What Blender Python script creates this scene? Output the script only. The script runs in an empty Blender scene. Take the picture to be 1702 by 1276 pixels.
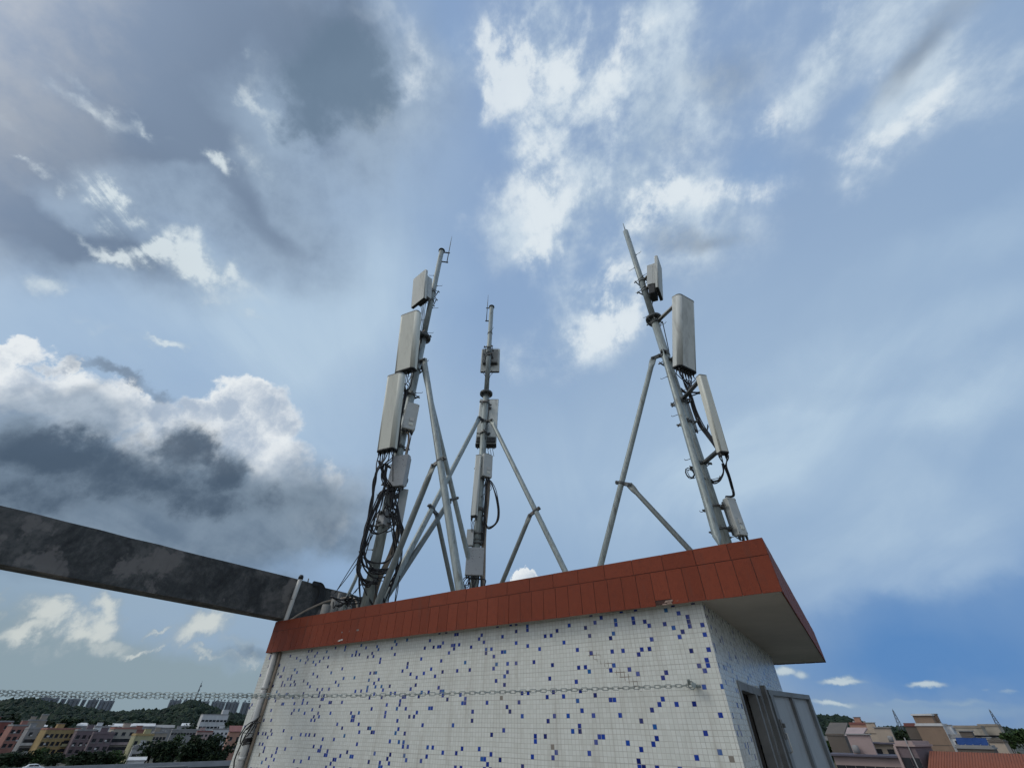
import bpy, bmesh, math, random
from mathutils import Vector, Matrix, noise as mnoise
random.seed(7)
sc = bpy.context.scene
COL = sc.collection
R = math.radians

# ------------------------------------------------------------------ measuring helper
# The world's axes run along the hut: X = along its front wall, Y = depth, Z = up;
# the camera stands at the origin, eye level z = 0.
FPX, CX, CY = 681.0, 851.0, 638.0
_zc = Vector((9, 812, -681)).normalized()
_v = Vector((0, 0, -1)); _yc = (_v - _zc * _v.dot(_zc)).normalized(); _xc = _yc.cross(_zc)
M_CW = Matrix((_xc, _yc, _zc))
RZ34 = Matrix.Rotation(R(34.0), 3, 'Z')
ROT = RZ34 @ M_CW
def ray(x, y): return ROT @ Vector((x - CX, CY - y, -FPX))
def onD(x, y, D):
    r = ray(x, y); return r * (D / math.hypot(r.x, r.y))
def onX(x, y, X):
    r = ray(x, y); return r * (X / r.x)
def onY(x, y, Y):
    r = ray(x, y); return r * (Y / r.y)

# ------------------------------------------------------------------ camera
cam = bpy.data.cameras.new('camera'); camo = bpy.data.objects.new('camera', cam); COL.objects.link(camo)
cam.sensor_width = 36.0; cam.lens = FPX / 1702 * 36.0; cam.clip_start = 0.05; cam.clip_end = 20000
camo.matrix_world = ROT.to_4x4()
sc.camera = camo

# ------------------------------------------------------------------ light, exposure
sc.view_settings.view_transform = 'Standard'; sc.view_settings.look = 'None'
sc.view_settings.exposure = 0.0; sc.view_settings.gamma = 1.0
SUN_DIR = Vector((-0.62, -0.50, 0.80)).normalized()      # towards the sun
sl = bpy.data.lights.new('sun', 'SUN'); sl.energy = 1.05; sl.angle = R(22); sl.color = (1.0, 0.96, 0.88)
so = bpy.data.objects.new('sun', sl); COL.objects.link(so)
so.rotation_euler = SUN_DIR.to_track_quat('Z', 'Y').to_euler()

def lin(r, g, b):
    f = lambda c: (c / 255 / 12.92) if c / 255 <= 0.04045 else ((c / 255 + 0.055) / 1.055) ** 2.4
    return (f(r), f(g), f(b), 1.0)

# ------------------------------------------------------------------ sky
SKYK = 10.0
world = bpy.data.worlds.new('World'); sc.world = world; world.use_nodes = True
wn = world.node_tree; wn.nodes.clear()
def N(nt, typ, **kw):
    n = nt.nodes.new(typ)
    for k, v in kw.items(): setattr(n, k, v)
    return n
def MATH(nt, op, a, b=None, c=None, clamp=False):
    n = nt.nodes.new('ShaderNodeMath'); n.operation = op; n.use_clamp = clamp
    for i, v in enumerate((a, b, c)):
        if v is None: continue
        if isinstance(v, (int, float)): n.inputs[i].default_value = v
        else: nt.links.new(v, n.inputs[i])
    return n.outputs[0]
def VMATH(nt, op, a, b=None, scale=None):
    n = nt.nodes.new('ShaderNodeVectorMath'); n.operation = op
    for i, v in enumerate((a, b)):
        if v is None: continue
        if isinstance(v, (tuple, list, Vector)): n.inputs[i].default_value = v
        else: nt.links.new(v, n.inputs[i])
    if scale is not None: n.inputs['Scale'].default_value = scale
    return n
def SSTEP(nt, v, lo, hi, a=0.0, b=1.0, kind='SMOOTHSTEP'):
    n = nt.nodes.new('ShaderNodeMapRange'); n.interpolation_type = kind; n.clamp = True
    nt.links.new(v, n.inputs['Value'])
    n.inputs['From Min'].default_value = lo; n.inputs['From Max'].default_value = hi
    n.inputs['To Min'].default_value = a; n.inputs['To Max'].default_value = b
    return n.outputs['Result']
def NOISE(nt, vec, scale, detail=5, rough=0.55, dim='3D', typ=None, dist=0.0):
    n = nt.nodes.new('ShaderNodeTexNoise'); n.noise_dimensions = dim
    if typ: n.noise_type = typ
    if vec is not None: nt.links.new(vec, n.inputs['Vector'])
    n.inputs['Scale'].default_value = scale; n.inputs['Detail'].default_value = detail
    n.inputs['Roughness'].default_value = rough; n.inputs['Distortion'].default_value = dist
    return n
def MIXC(nt, fac, a, b, typ='MIX'):
    n = nt.nodes.new('ShaderNodeMix'); n.data_type = 'RGBA'; n.blend_type = typ
    if isinstance(fac, (int, float)): n.inputs[0].default_value = fac
    else: nt.links.new(fac, n.inputs[0])
    for i, v in ((6, a), (7, b)):
        if isinstance(v, (tuple, list)): n.inputs[i].default_value = v
        else: nt.links.new(v, n.inputs[i])
    return n.outputs[2]
def RAMP(nt, v, stops):
    n = nt.nodes.new('ShaderNodeValToRGB'); cr = n.color_ramp
    while len(cr.elements) < len(stops): cr.elements.new(0.5)
    for e, (p, c) in zip(cr.elements, stops): e.position = p; e.color = c if len(c) == 4 else (*c, 1)
    nt.links.new(v, n.inputs[0]); return n.outputs[0]

def build_sky():
    nt = wn
    tc = N(nt, 'ShaderNodeTexCoord'); D = tc.outputs['Generated']
    sep = N(nt, 'ShaderNodeSeparateXYZ'); nt.links.new(D, sep.inputs[0])
    sky = N(nt, 'ShaderNodeTexSky', sky_type='NISHITA'); sky.sun_disc = False
    sky.sun_elevation = math.asin(SUN_DIR.z); sky.sun_rotation = math.atan2(SUN_DIR.x, SUN_DIR.y)
    sky.air_density = 1.0; sky.dust_density = 1.5
    # clear air behind the clouds
    base = RAMP(nt, sep.outputs['Z'], [(0.0, lin(138, 160, 184)), (0.06, lin(142, 166, 194)), (0.14, lin(140, 168, 202)),
        (0.30, lin(146, 174, 205)), (0.45, lin(157, 183, 211)), (0.62, lin(152, 178, 208)), (0.85, lin(144, 170, 204)), (1.0, lin(138, 164, 201))])
    base = VMATH(nt, 'SCALE', base, scale=SKYK).outputs[0]
    col = MIXC(nt, 0.10, base, sky.outputs[0])
    # noises
    w1 = NOISE(nt, D, 2.6, 6, 0.55).outputs['Color']
    w1 = VMATH(nt, 'SUBTRACT', w1, (0.5, 0.5, 0.5)).outputs[0]
    d1 = VMATH(nt, 'ADD', D, VMATH(nt, 'SCALE', w1, scale=0.30).outputs[0]).outputs[0]
    w2 = NOISE(nt, D, 8.5, 8, 0.60).outputs['Color']
    w2 = VMATH(nt, 'SUBTRACT', w2, (0.5, 0.5, 0.5)).outputs[0]
    d2 = VMATH(nt, 'ADD', D, VMATH(nt, 'SCALE', w2, scale=0.17).outputs[0]).outputs[0]
    w3 = NOISE(nt, D, 22, 6, 0.6).outputs['Color']
    w3 = VMATH(nt, 'SUBTRACT', w3, (0.5, 0.5, 0.5)).outputs[0]
    d3 = VMATH(nt, 'ADD', D, VMATH(nt, 'SCALE', w3, scale=0.05).outputs[0]).outputs[0]
    d4 = VMATH(nt, 'ADD', D, VMATH(nt, 'SCALE', w3, scale=0.022).outputs[0]).outputs[0]
    # a cloud deck overhead: direction projected on a plane, stretched down the wind
    zz = MATH(nt, 'ADD', MATH(nt, 'MAXIMUM', sep.outputs['Z'], 0.0), 0.28)
    cx = MATH(nt, 'DIVIDE', sep.outputs['X'], zz); cy = MATH(nt, 'DIVIDE', sep.outputs['Y'], zz)
    cmb = N(nt, 'ShaderNodeCombineXYZ')
    ca, sa = math.cos(R(-33)), math.sin(R(-33))     # wind bearing
    px = MATH(nt, 'ADD', MATH(nt, 'MULTIPLY', cx, ca), MATH(nt, 'MULTIPLY', cy, -sa))
    py = MATH(nt, 'ADD', MATH(nt, 'MULTIPLY', cx, sa), MATH(nt, 'MULTIPLY', cy, ca))
    nt.links.new(MATH(nt, 'MULTIPLY', px, 1.0), cmb.inputs[0]); nt.links.new(MATH(nt, 'MULTIPLY', py, 0.42), cmb.inputs[1])
    P = cmb.outputs[0]
    nst = NOISE(nt, P, 3.2, 7, 0.58, dist=0.6).outputs['Fac']
    nst2 = NOISE(nt, P, 1.5, 5, 0.5, dist=0.4).outputs['Fac']
    nb = NOISE(nt, D, 11, 7, 0.6).outputs['Fac']
    nb2 = NOISE(nt, d2, 5.0, 5, 0.55).outputs['Fac']

    last = [None]
    def field(vec, blobs, mode='ADD', inner=0.0):
        acc = None
        for (x, y, rx, ry, ang, amp) in blobs:
            c = ray(x, y).normalized(); ca, sa = math.cos(R(ang)), math.sin(R(ang))
            a = ray(x + rx * ca, y + rx * sa).normalized() - c
            b = ray(x - ry * sa, y + ry * ca).normalized() - c
            la = a.length; ea = a.normalized()
            b2 = b - ea * b.dot(ea); lb = b2.length; eb = b2.normalized(); er = ea.cross(eb)
            rot = Matrix((ea, eb, er)).transposed().to_euler('XYZ')
            m = N(nt, 'ShaderNodeMapping', vector_type='TEXTURE')
            src = vec
            if last[0] is not None:      # keeps the blobs evaluated one after another (shader stack)
                ch = VMATH(nt, 'MULTIPLY_ADD', last[0], (1e-9, 1e-9, 1e-9)); nt.links.new(vec, ch.inputs[2]); src = ch.outputs[0]
            nt.links.new(src, m.inputs['Vector'])
            m.inputs['Location'].default_value = c; m.inputs['Rotation'].default_value = rot
            m.inputs['Scale'].default_value = (la, lb, max(la, lb))
            ln = N(nt, 'ShaderNodeVectorMath', operation='LENGTH'); nt.links.new(m.outputs[0], ln.inputs[0])
            s = SSTEP(nt, ln.outputs['Value'], inner, 1.6, amp, 0.0)
            acc = s if acc is None else MATH(nt, 'ADD' if mode == 'ADD' else 'MAXIMUM', acc, s)
            last[0] = acc
        return acc
    def lay(col, alpha, c, k=1.0):
        cc = lin(*c) if isinstance(c, tuple) else c
        if isinstance(cc, tuple): cc = tuple(v * SKYK for v in cc[:3]) + (1,)
        if k != 1.0: alpha = MATH(nt, 'MULTIPLY', alpha, k)
        return MIXC(nt, alpha, col, cc)
    def shade(nz, lo, hi, c0, c1):
        a = SSTEP(nt, nz, lo, hi)
        s = lambda c: tuple(v * SKYK for v in lin(*c)[:3]) + (1,)
        return MIXC(nt, a, s(c0), s(c1))

    # deep clear blue low on the right, grey-teal murk low on the left
    f = field(d1, [(1580, 1030, 460, 150, -8, 0.8), (1420, 1110, 260, 90, 0, 0.35), (1640, 1120, 260, 70, 0, .25), (1640, 430, 190, 300, 0, 0.12), (1660, 720, 180, 240, 0, .10)])
    col = lay(col, MATH(nt, 'MINIMUM', f, 1.0), (84, 132, 188), 0.92)
    f = field(d1, [(120, 1160, 420, 110, 0, 1.0), (350, 1120, 250, 80, 0, 0.8), (60, 1010, 260, 90, 0, 0.6)])
    col = lay(col, MATH(nt, 'MINIMUM', f, 1.0), (138, 157, 166), 0.9)
    f = field(d1, [(300, 1000, 320, 60, 10, 0.9)])
    col = lay(col, MATH(nt, 'MINIMUM', f, 1.0), (150, 172, 192), 0.9)
    # blue gaps
    f = field(d1, [(760, 500, 120, 160, 0, 0.6), (850, 230, 90, 60, 0, .4), (960, 470, 80, 160, 20, 0.5), (1240, 260, 70, 70, 0, 0.6), (340, 600, 60, 40, 10, 0.5), (730, 60, 60, 90, 0, 0.6), (1450, 200, 60, 90, 30, .4), (120, 350, 60, 20, 25, .5)])
    col = lay(col, MATH(nt, 'MINIMUM', f, 1.0), (132, 164, 204), 0.8)
    # thin high veil
    f = field(d1, [(1250, 640, 380, 200, 0, 0.5), (330, 540, 330, 90, 5, 0.6), (560, 640, 200, 200, 0, 0.6), (1010, 800, 320, 150, 0, 0.5),
                   (650, 330, 150, 190, 0, 0.5), (1250, 790, 330, 60, -8, 0.6), (1520, 860, 380, 70, -16, 0.7), (1500, 560, 300, 60, -24, 0.6), (1560, 420, 260, 40, -28, 0.5), (1450, 700, 320, 50, -14, 0.6), (1600, 640, 240, 40, -20, .5), (1480, 950, 320, 34, -12, .5),
                   (430, 250, 90, 90, 0, 0.6), (560, 470, 180, 90, 0, 0.6)])
    f = MATH(nt, 'MULTIPLY', f, SSTEP(nt, nst2, 0.25, 0.75, 0.7, 1.15))
    col = lay(col, MATH(nt, 'MINIMUM', f, 1.0), shade(nst, 0.3, 0.7, (163, 188, 214), (183, 205, 224)), 0.9)
    # broad soft high cloud, top middle and streaming up to the right
    f = field(d1, [(1110, 110, 180, 230, 0, 1.0), (1150, 390, 130, 100, -10, 1.0), (930, 100, 150, 160, 0, 1.0), (990, 320, 150, 130, -30, 1.0), (990, 540, 100, 70, -40, 1.0), (1390, 70, 60, 130, 25, 0.9), (1320, 170, 60, 70, 35, .7),
                   (1470, 230, 120, 60, -45, 1.0), (1560, 150, 130, 50, -40, 0.9), (1640, 180, 140, 44, -25, 0.8), (1520, 60, 70, 120, 28, 0.7), (880, 400, 80, 80, 0, .7), (700, 130, 60, 70, 0, .6), (620, 215, 80, 50, 0, .5), (870, 610, 70, 40, -20, .5)])
    nmx = MATH(nt, 'ADD', MATH(nt, 'MULTIPLY', nst, 0.55), MATH(nt, 'MULTIPLY', nb, 0.45))
    nfine = NOISE(nt, P, 7.5, 6, 0.62, dist=0.8).outputs['Fac']
    nw = MATH(nt, 'ADD', MATH(nt, 'MULTIPLY', nfine, 0.5), MATH(nt, 'MULTIPLY', nb, 0.5))
    fb = MATH(nt, 'MULTIPLY', f, SSTEP(nt, nmx, 0.30, 0.66, 0.15, 1.25))
    col = lay(col, SSTEP(nt, fb, 0.02, 1.05), shade(nw, 0.38, 0.62, (162, 183, 206), (204, 219, 231)), 0.92)
    # grey rain cloud, upper left, and shaded patches elsewhere
    f = field(d1, [(250, 170, 480, 260, 12, 0.9), (-20, 120, 260, 300, 0, .9), (120, 420, 240, 80, 20, 0.7), (560, 130, 160, 150, 0, .6), (420, 380, 160, 80, 30, .6)])
    f = MATH(nt, 'MULTIPLY', f, SSTEP(nt, nb2, 0.25, 0.75, 0.7, 1.2))
    col = lay(col, SSTEP(nt, f, 0.02, 0.9), shade(nmx, 0.36, 0.62, (120, 139, 163), (150, 170, 192)), 0.94)
    f = field(d1, [(90, 100, 280, 160, 20, 1.0), (20, 60, 220, 200, 0, 1.0), (-60, 180, 200, 160, 0, .8), (330, 50, 220, 110, 0, 0.9), (520, 30, 110, 60, 0, .6), (270, 225, 200, 60, 25, 0.8), (430, 365, 90, 26, 35, 0.9),
                   (300, 270, 70, 30, 10, .6), (100, 385, 150, 34, 25, 1.0), (10, 325, 70, 40, 20, 0.9), (210, 440, 150, 34, 12, 0.8), (1530, 120, 46, 110, 28, 0.6),
                   (1190, 110, 90, 90, 0, 0.5), (1140, 405, 110, 26, -5, 0.6), (1090, 250, 50, 40, 0, .3), (1050, 180, 40, 60, 0, .3)])
    fgrey = SSTEP(nt, MATH(nt, 'MULTIPLY', f, SSTEP(nt, nmx, 0.32, 0.66, 0.55, 1.3)), 0.05, 1.05)
    col = lay(col, fgrey, shade(nst2, 0.3, 0.7, (96, 114, 138), (116, 134, 158)), 0.9)
    f = field(d2, [(560, 130, 90, 80, 0, 1.0), (520, 180, 54, 54, 0, .9), (625, 150, 50, 70, 0, 0.8), (490, 215, 40, 26, 0, .8), (590, 60, 60, 50, 0, .5), (600, 210, 20, 30, 0, .5)])
    f = MATH(nt, 'MULTIPLY', f, SSTEP(nt, nmx, 0.30, 0.66, 0.55, 1.2))
    col = lay(col, SSTEP(nt, f, 0.02, 1.25), (104, 125, 147), 0.88)
    # brighter heads in the high cloud
    f = field(d2, [(835, 80, 60, 100, 0, 0.9), (920, 60, 90, 70, 0, 0.75), (915, 120, 80, 80, 0, 0.7), (818, 165, 26, 76, 0, 0.7), (1000, 85, 70, 70, 0, 0.6),
                   (893, 265, 48, 60, 0, 0.8), (905, 320, 70, 48, 0, 0.8), (900, 385, 58, 54, 0, 1.0), (890, 440, 26, 50, 8, 0.9), (1000, 535, 80, 56, -45, 0.9), (1050, 490, 70, 54, -30, 0.8), (950, 575, 80, 46, -20, 0.75), (990, 470, 70, 36, -10, .6),
                   (860, 610, 50, 30, -20, 0.55), (1030, 15, 60, 50, 0, 0.7), (1150, 335, 110, 40, -12, 0.95), (1240, 320, 80, 26, -10, 0.6), (1060, 360, 90, 64, -30, 0.8), (1090, 300, 90, 54, -40, 0.7), (1020, 230, 80, 64, -40, 0.7), (1000, 330, 80, 56, 0, 0.6),
                   (1035, 100, 40, 76, 10, 0.6), (820, 310, 36, 46, 10, .6), (770, 390, 26, 14, -20, .35), (870, 175, 60, 80, 0, .6), (960, 200, 70, 50, -30, .6),
                   (1280, 205, 52, 30, -48, 1.0), (1350, 110, 30, 100, 22, 0.5), (1400, 30, 34, 60, 25, 0.6), (1440, 250, 80, 40, -48, 1.05), (1452, 115, 20, 30, 25, 0.6), (1360, 200, 26, 12, -40, .35), (1500, 200, 70, 30, -45, .5),
                   (1570, 140, 120, 26, -38, 0.5), (1640, 190, 100, 26, -22, 0.45), (1410, 330, 30, 40, 30, .4), (700, 120, 32, 54, -10, 0.9), (690, 60, 26, 30, 0, .4), (625, 200, 46, 34, -20, 0.5), (650, 25, 46, 24, 0, .4), (1410, 450, 34, 14, -20, .3)])
    f = MATH(nt, 'MULTIPLY', f, SSTEP(nt, nw, 0.36, 0.62, 0.12, 1.2))
    col = lay(col, SSTEP(nt, f, 0.02, 1.3), shade(MATH(nt, 'ADD', MATH(nt, 'MULTIPLY', f, 0.35), MATH(nt, 'MULTIPLY', MATH(nt, 'ADD', nb, nfine), 0.5)), 0.5, 0.95, (184, 203, 222), (224, 233, 239)), 0.86)
    # bright wisps edging the rain cloud
    f = field(d2, [(228, 205, 14, 40, -30, 0.9), (250, 228, 18, 20, -20, .6), (352, 276, 16, 30, -30, 0.9), (410, 75, 18, 14, 0, .5), (425, 270, 34, 44, -20, .6), (438, 190, 14, 44, -10, .6), (436, 120, 14, 44, 10, .4), (30, 285, 30, 10, 25, 0.8), (76, 302, 46, 16, 20, 0.9),
                   (200, 338, 50, 24, 20, 0.95), (170, 316, 60, 18, 30, 0.6), (230, 410, 44, 20, 10, .8), (280, 418, 54, 26, 5, 1.0), (335, 438, 64, 26, 20, 0.8), (315, 347, 9, 4, 30, 0.8), (318, 392, 34, 14, 20, .7), (80, 470, 40, 28, 0, 0.6),
                   (350, 470, 110, 24, 15, 0.6), (340, 500, 60, 14, 15, .5), (275, 565, 50, 10, 13, 0.85), (405, 530, 44, 10, 5, 0.5), (190, 560, 80, 14, 25, 0.3), (140, 200, 100, 16, 35, 0.4), (200, 215, 80, 16, 20, 0.5), (120, 145, 70, 10, 45, .4), (370, 400, 40, 18, 40, .5), (150, 388, 70, 10, 22, .6), (60, 240, 80, 12, 30, .35), (230, 360, 80, 20, 25, .4)])
    f = MATH(nt, 'MULTIPLY', f, SSTEP(nt, nw, 0.36, 0.60, 0.12, 1.25))
    col = lay(col, SSTEP(nt, f, 0.02, 1.1), shade(MATH(nt, 'ADD', MATH(nt, 'MULTIPLY', f, 0.4), MATH(nt, 'MULTIPLY', MATH(nt, 'ADD', nb, nfine), 0.5)), 0.45, 0.95, (164, 184, 201), (216, 227, 232)), 0.88)
    # towering cumulus on the left: bright heads, a shaded flank, then the dark base in front
    f = field(d2, [(75, 590, 66, 26, -8, 1.0), (20, 610, 54, 30, 0, 1.0), (120, 612, 30, 18, 0, 0.8), (60, 650, 100, 44, 0, 0.9), (215, 672, 46, 38, 0, 1.0), (270, 690, 50, 38, 0, 1.0), (340, 680, 44, 36, 0, 1.0), (400, 668, 48, 38, 0, 1.0),
                   (440, 700, 54, 50, 0, 1.0), (400, 740, 90, 60, 0, 1.0), (300, 740, 110, 50, 0, 1.0), (480, 770, 50, 50, 0, 0.75), (160, 690, 80, 50, 0, .8), (568, 768, 12, 7, 0, .9), (520, 715, 10, 8, 0, .5), (470, 800, 80, 50, 0, .85), (545, 790, 40, 34, 0, .7), (540, 840, 50, 40, 0, .65), (890, 962, 60, 14, -10, 1.0), (530, 860, 80, 60, 0, .5)], 'MAX', 0.2)
    f = MATH(nt, 'MULTIPLY', f, SSTEP(nt, nb, 0.25, 0.7, 0.75, 1.1))
    hd = NOISE(nt, d3, 9.0, 8, 0.62).outputs['Fac']
    relief = MATH(nt, 'ADD', MATH(nt, 'MULTIPLY', MATH(nt, 'ADD', hd, nb), 0.45), MATH(nt, 'MULTIPLY', SSTEP(nt, f, 0.3, 1.0, 1.0, 0.0), 0.10))   # thin sunlit rims glow, deeper parts shade
    col = lay(col, SSTEP(nt, f, 0.30, 0.62), shade(relief, 0.38, 0.54, (170, 185, 203), (232, 237, 240)), 0.96)
    f = field(d1, [(70, 690, 170, 50, 0, 1.0), (150, 655, 90, 34, 0, .6), (460, 800, 100, 60, 0, .7), (560, 830, 80, 70, 0, 0.55), (250, 752, 90, 24, 0, .5), (480, 745, 40, 40, 0, .3)])
    col = lay(col, SSTEP(nt, f, 0.05, 0.9), shade(nb, 0.35, 0.62, (134, 152, 172), (162, 178, 195)), 0.88)
    f = field(d2, [(200, 628, 66, 13, 16, 0.8), (130, 612, 30, 14, 0, .5), (275, 650, 34, 14, 25, 0.65), (110, 650, 70, 18, 0, 0.4)], 'MAX', 0.1)
    col = lay(col, SSTEP(nt, f, 0.08, 0.9), (118, 135, 155), 0.85)
    # the base spreads down and away as a paler grey sheet
    f = field(d1, [(230, 830, 340, 80, 6, 1.0), (40, 820, 200, 90, 0, 0.9), (470, 830, 130, 70, 5, 0.85), (300, 910, 280, 30, 12, 0.6), (500, 900, 100, 30, 0, 0.4), (40, 985, 180, 24, 0, .5), (440, 960, 60, 16, 15, .45), (390, 1066, 70, 10, 0, 0.6)])
    f = MATH(nt, 'MULTIPLY', f, SSTEP(nt, nb2, 0.25, 0.75, 0.75, 1.2))
    col = lay(col, SSTEP(nt, f, 0.05, 0.95), shade(nmx, 0.36, 0.62, (96, 114, 133), (126, 143, 160)), 0.92)
    f = field(d2, [(240, 795, 200, 66, 5, 1.0), (90, 755, 190, 60, 6, 1.0), (320, 752, 64, 50, 0, 1.0), (362, 785, 58, 48, 0, 1.0), (300, 830, 170, 50, 5, 0.9), (60, 820, 160, 60, 8, 0.8), (430, 835, 90, 40, 0, 0.65), (535, 800, 40, 34, 10, 0.5), (500, 830, 60, 30, 0, .5), (180, 730, 90, 24, 0, .5)], 'MAX', 0.0)
    f = MATH(nt, 'MULTIPLY', f, SSTEP(nt, nb, 0.2, 0.75, 0.82, 1.15))
    dk = shade(MATH(nt, 'ADD', f, MATH(nt, 'MULTIPLY', MATH(nt, 'SUBTRACT', MATH(nt, 'ADD', nb, nb2), 1.0), 1.3)), 0.1, 1.05, (124, 142, 160), (72, 89, 108))
    col = lay(col, SSTEP(nt, f, 0.08, 0.80), dk, 0.94)
    # small creamy cumulus low on the left, white ones low on the right
    f = field(d2, [(75, 1035, 44, 40, -30, 1.0), (45, 1062, 70, 26, -10, 0.9), (95, 1010, 24, 16, 0, .8), (165, 1012, 46, 22, -30, 1.0), (148, 1045, 40, 46, 10, 0.95), (180, 1075, 70, 22, 0, .7), (350, 1035, 54, 32, -25, 1.0), (330, 1055, 66, 24, -10, .95), (270, 1075, 60, 14, 0, .4), (410, 1060, 50, 16, 0, .5), (225, 1086, 34, 8, -5, 0.9),
                   (250, 1046, 24, 8, 5, 0.8), (15, 1005, 20, 22, 0, 0.8), (360, 1094, 60, 11, 3, 0.8), (420, 1090, 30, 9, 0, .6), (80, 1090, 60, 10, 0, .4)], 'MAX', 0.1)
    f = MATH(nt, 'MULTIPLY', f, SSTEP(nt, nb, 0.25, 0.7, 0.7, 1.15))
    col = lay(col, SSTEP(nt, f, 0.06, 0.95), shade(MATH(nt, 'ADD', f, MATH(nt, 'MULTIPLY', MATH(nt, 'SUBTRACT', hd, 0.5), 0.9)), 0.3, 0.95, (152, 167, 176), (206, 212, 209)), 0.88)
    f = field(d4, [(1305, 1116, 22, 9, 0, 1.0), (1330, 1120, 16, 9, 0, .8), (1398, 1133, 40, 6, 0, 1.0), (1400, 1129, 22, 6, 0, .9), (1540, 1139, 36, 6, 2, 0.95), (1385, 1170, 44, 6, 8, 0.9), (1676, 1151, 20, 5, 0, 0.5), (1640, 1146, 10, 3, 0, .4), (1460, 1170, 16, 6, 0, .45), (1600, 1168, 40, 4, 2, .45), (1510, 1165, 40, 4, 0, .4)], 'MAX', 0.1)
    col = lay(col, SSTEP(nt, f, 0.12, 0.85), shade(f, 0.3, 1.0, (150, 172, 190), (196, 209, 214)), 0.85)
    f = field(d4, [(1520, 1182, 260, 14, 0, 0.9), (1600, 1166, 70, 6, 2, .5), (1500, 1166, 60, 6, 0, .5)])
    col = lay(col, SSTEP(nt, f, 0.1, 0.9), (136, 162, 188), 0.7)
    # the half of the sky behind the viewer: broken bright cloud round the hidden sun
    back = SSTEP(nt, sep.outputs['Y'], -0.05, -0.55)
    brk = SSTEP(nt, NOISE(nt, D, 2.4, 7, 0.58).outputs['Fac'], 0.40, 0.62)
    bc = shade(brk, 0.0, 1.0, (168, 186, 214), (236, 238, 240))
    col = MIXC(nt, back, col, bc)
    bg = N(nt, 'ShaderNodeBackground'); bg.inputs['Strength'].default_value = 1.0 / SKYK
    nt.links.new(col, bg.inputs['Color'])
    out = N(nt, 'ShaderNodeOutputWorld'); nt.links.new(bg.outputs[0], out.inputs['Surface'])
build_sky()
world.cycles.sampling_method = 'NONE'
cy = sc.cycles
cy.use_adaptive_sampling = True; cy.adaptive_threshold = 0.015; cy.adaptive_min_samples = 6
cy.max_bounces = 4; cy.diffuse_bounces = 2; cy.glossy_bounces = 2; cy.use_denoising = True

# ------------------------------------------------------------------ materials
MATS = {}
def newmat(name):
    m = bpy.data.materials.new(name); m.use_nodes = True
    nt = m.node_tree; b = nt.nodes['Principled BSDF']; MATS[name] = m
    return m, nt, b
def bump(nt, b, h, strength=0.3, dist=0.01):
    n = N(nt, 'ShaderNodeBump'); n.inputs['Strength'].default_value = strength; n.inputs['Distance'].default_value = dist
    nt.links.new(h, n.inputs['Height']); nt.links.new(n.outputs[0], b.inputs['Normal'])
def simple(name, c, rough=0.6, metal=0.0, var=0.15, scale=6.0, bmp=0.1, spec=0.4, stain=None, stain_amt=0.0, stretch=None):
    m, nt, b = newmat(name)
    tc = N(nt, 'ShaderNodeTexCoord'); v = tc.outputs['Object']
    if stretch:
        mp = N(nt, 'ShaderNodeMapping'); mp.inputs['Scale'].default_value = stretch; nt.links.new(v, mp.inputs[0]); v2 = mp.outputs[0]
    else: v2 = v
    nz = NOISE(nt, v2, scale, 6, 0.6).outputs['Fac']
    lo = tuple(x * (1 - var) for x in c); hi = tuple(min(1, x * (1 + var)) for x in c)
    col = RAMP(nt, nz, [(0.3, lo), (0.7, hi)])
    if stain:
        s = NOISE(nt, v2, scale * 0.45, 8, 0.68).outputs['Fac']
        col = MIXC(nt, MATH(nt, 'MULTIPLY', SSTEP(nt, s, 0.52, 0.68), stain_amt), col, (*stain, 1))
    oi = N(nt, 'ShaderNodeObjectInfo')
    col = MIXC(nt, 1.0, col, RAMP(nt, oi.outputs['Random'], [(0, (0.90, 0.90, 0.90)), (1, (1, 1, 1))]), 'MULTIPLY')
    nt.links.new(col, b.inputs['Base Color'])
    b.inputs['Roughness'].default_value = rough; b.inputs['Metallic'].default_value = metal
    b.inputs['Specular IOR Level'].default_value = spec
    if bmp: bump(nt, b, nz, bmp, 0.01)
    return m
simple('galvanised', (0.295, 0.335, 0.325), 0.48, 0.25, 0.22, 9, 0.06, stain=(0.13, 0.125, 0.10), stain_amt=0.7, stretch=(3, 3, 0.5))
simple('galvanised_dark', (0.165, 0.185, 0.178), 0.5, 0.25, 0.2, 9, 0.06, stain=(0.09, 0.085, 0.07), stain_amt=0.6, stretch=(3, 3, 0.5))
simple('bracket_steel', (0.13, 0.14, 0.14), 0.5, 0.4, 0.3, 14, 0.1, stain=(0.15, 0.07, 0.04), stain_amt=0.7)
simple('radome', (0.70, 0.705, 0.62), 0.75, 0.0, 0.05, 2.5, 0.03, stain=(0.36, 0.36, 0.31), stain_amt=0.35, stretch=(3, 3, 0.35))
simple('radome_aged', (0.62, 0.64, 0.60), 0.75, 0.0, 0.07, 2.5, 0.03, stain=(0.28, 0.28, 0.25), stain_amt=0.5, stretch=(3, 3, 0.35))
simple('dark_cap', (0.035, 0.037, 0.037), 0.6, 0.0, 0.3, 10)
simple('radio_grey', (0.50, 0.52, 0.50), 0.55, 0.1, 0.08, 6, 0.05, stain=(0.22, 0.21, 0.18), stain_amt=0.5)
simple('radio_fin', (0.27, 0.285, 0.28), 0.55, 0.2, 0.12, 6, 0.05)
simple('cable_black', (0.012, 0.012, 0.014), 0.5, 0.0, 0.3, 10, 0.0)
simple('cable_grey', (0.16, 0.17, 0.17), 0.5, 0.0, 0.2, 10, 0.0)
simple('conduit_tan', (0.26, 0.21, 0.16), 0.6, 0.0, 0.2, 8, 0.05, stain=(0.14, 0.11, 0.08), stain_amt=0.5)
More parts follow.
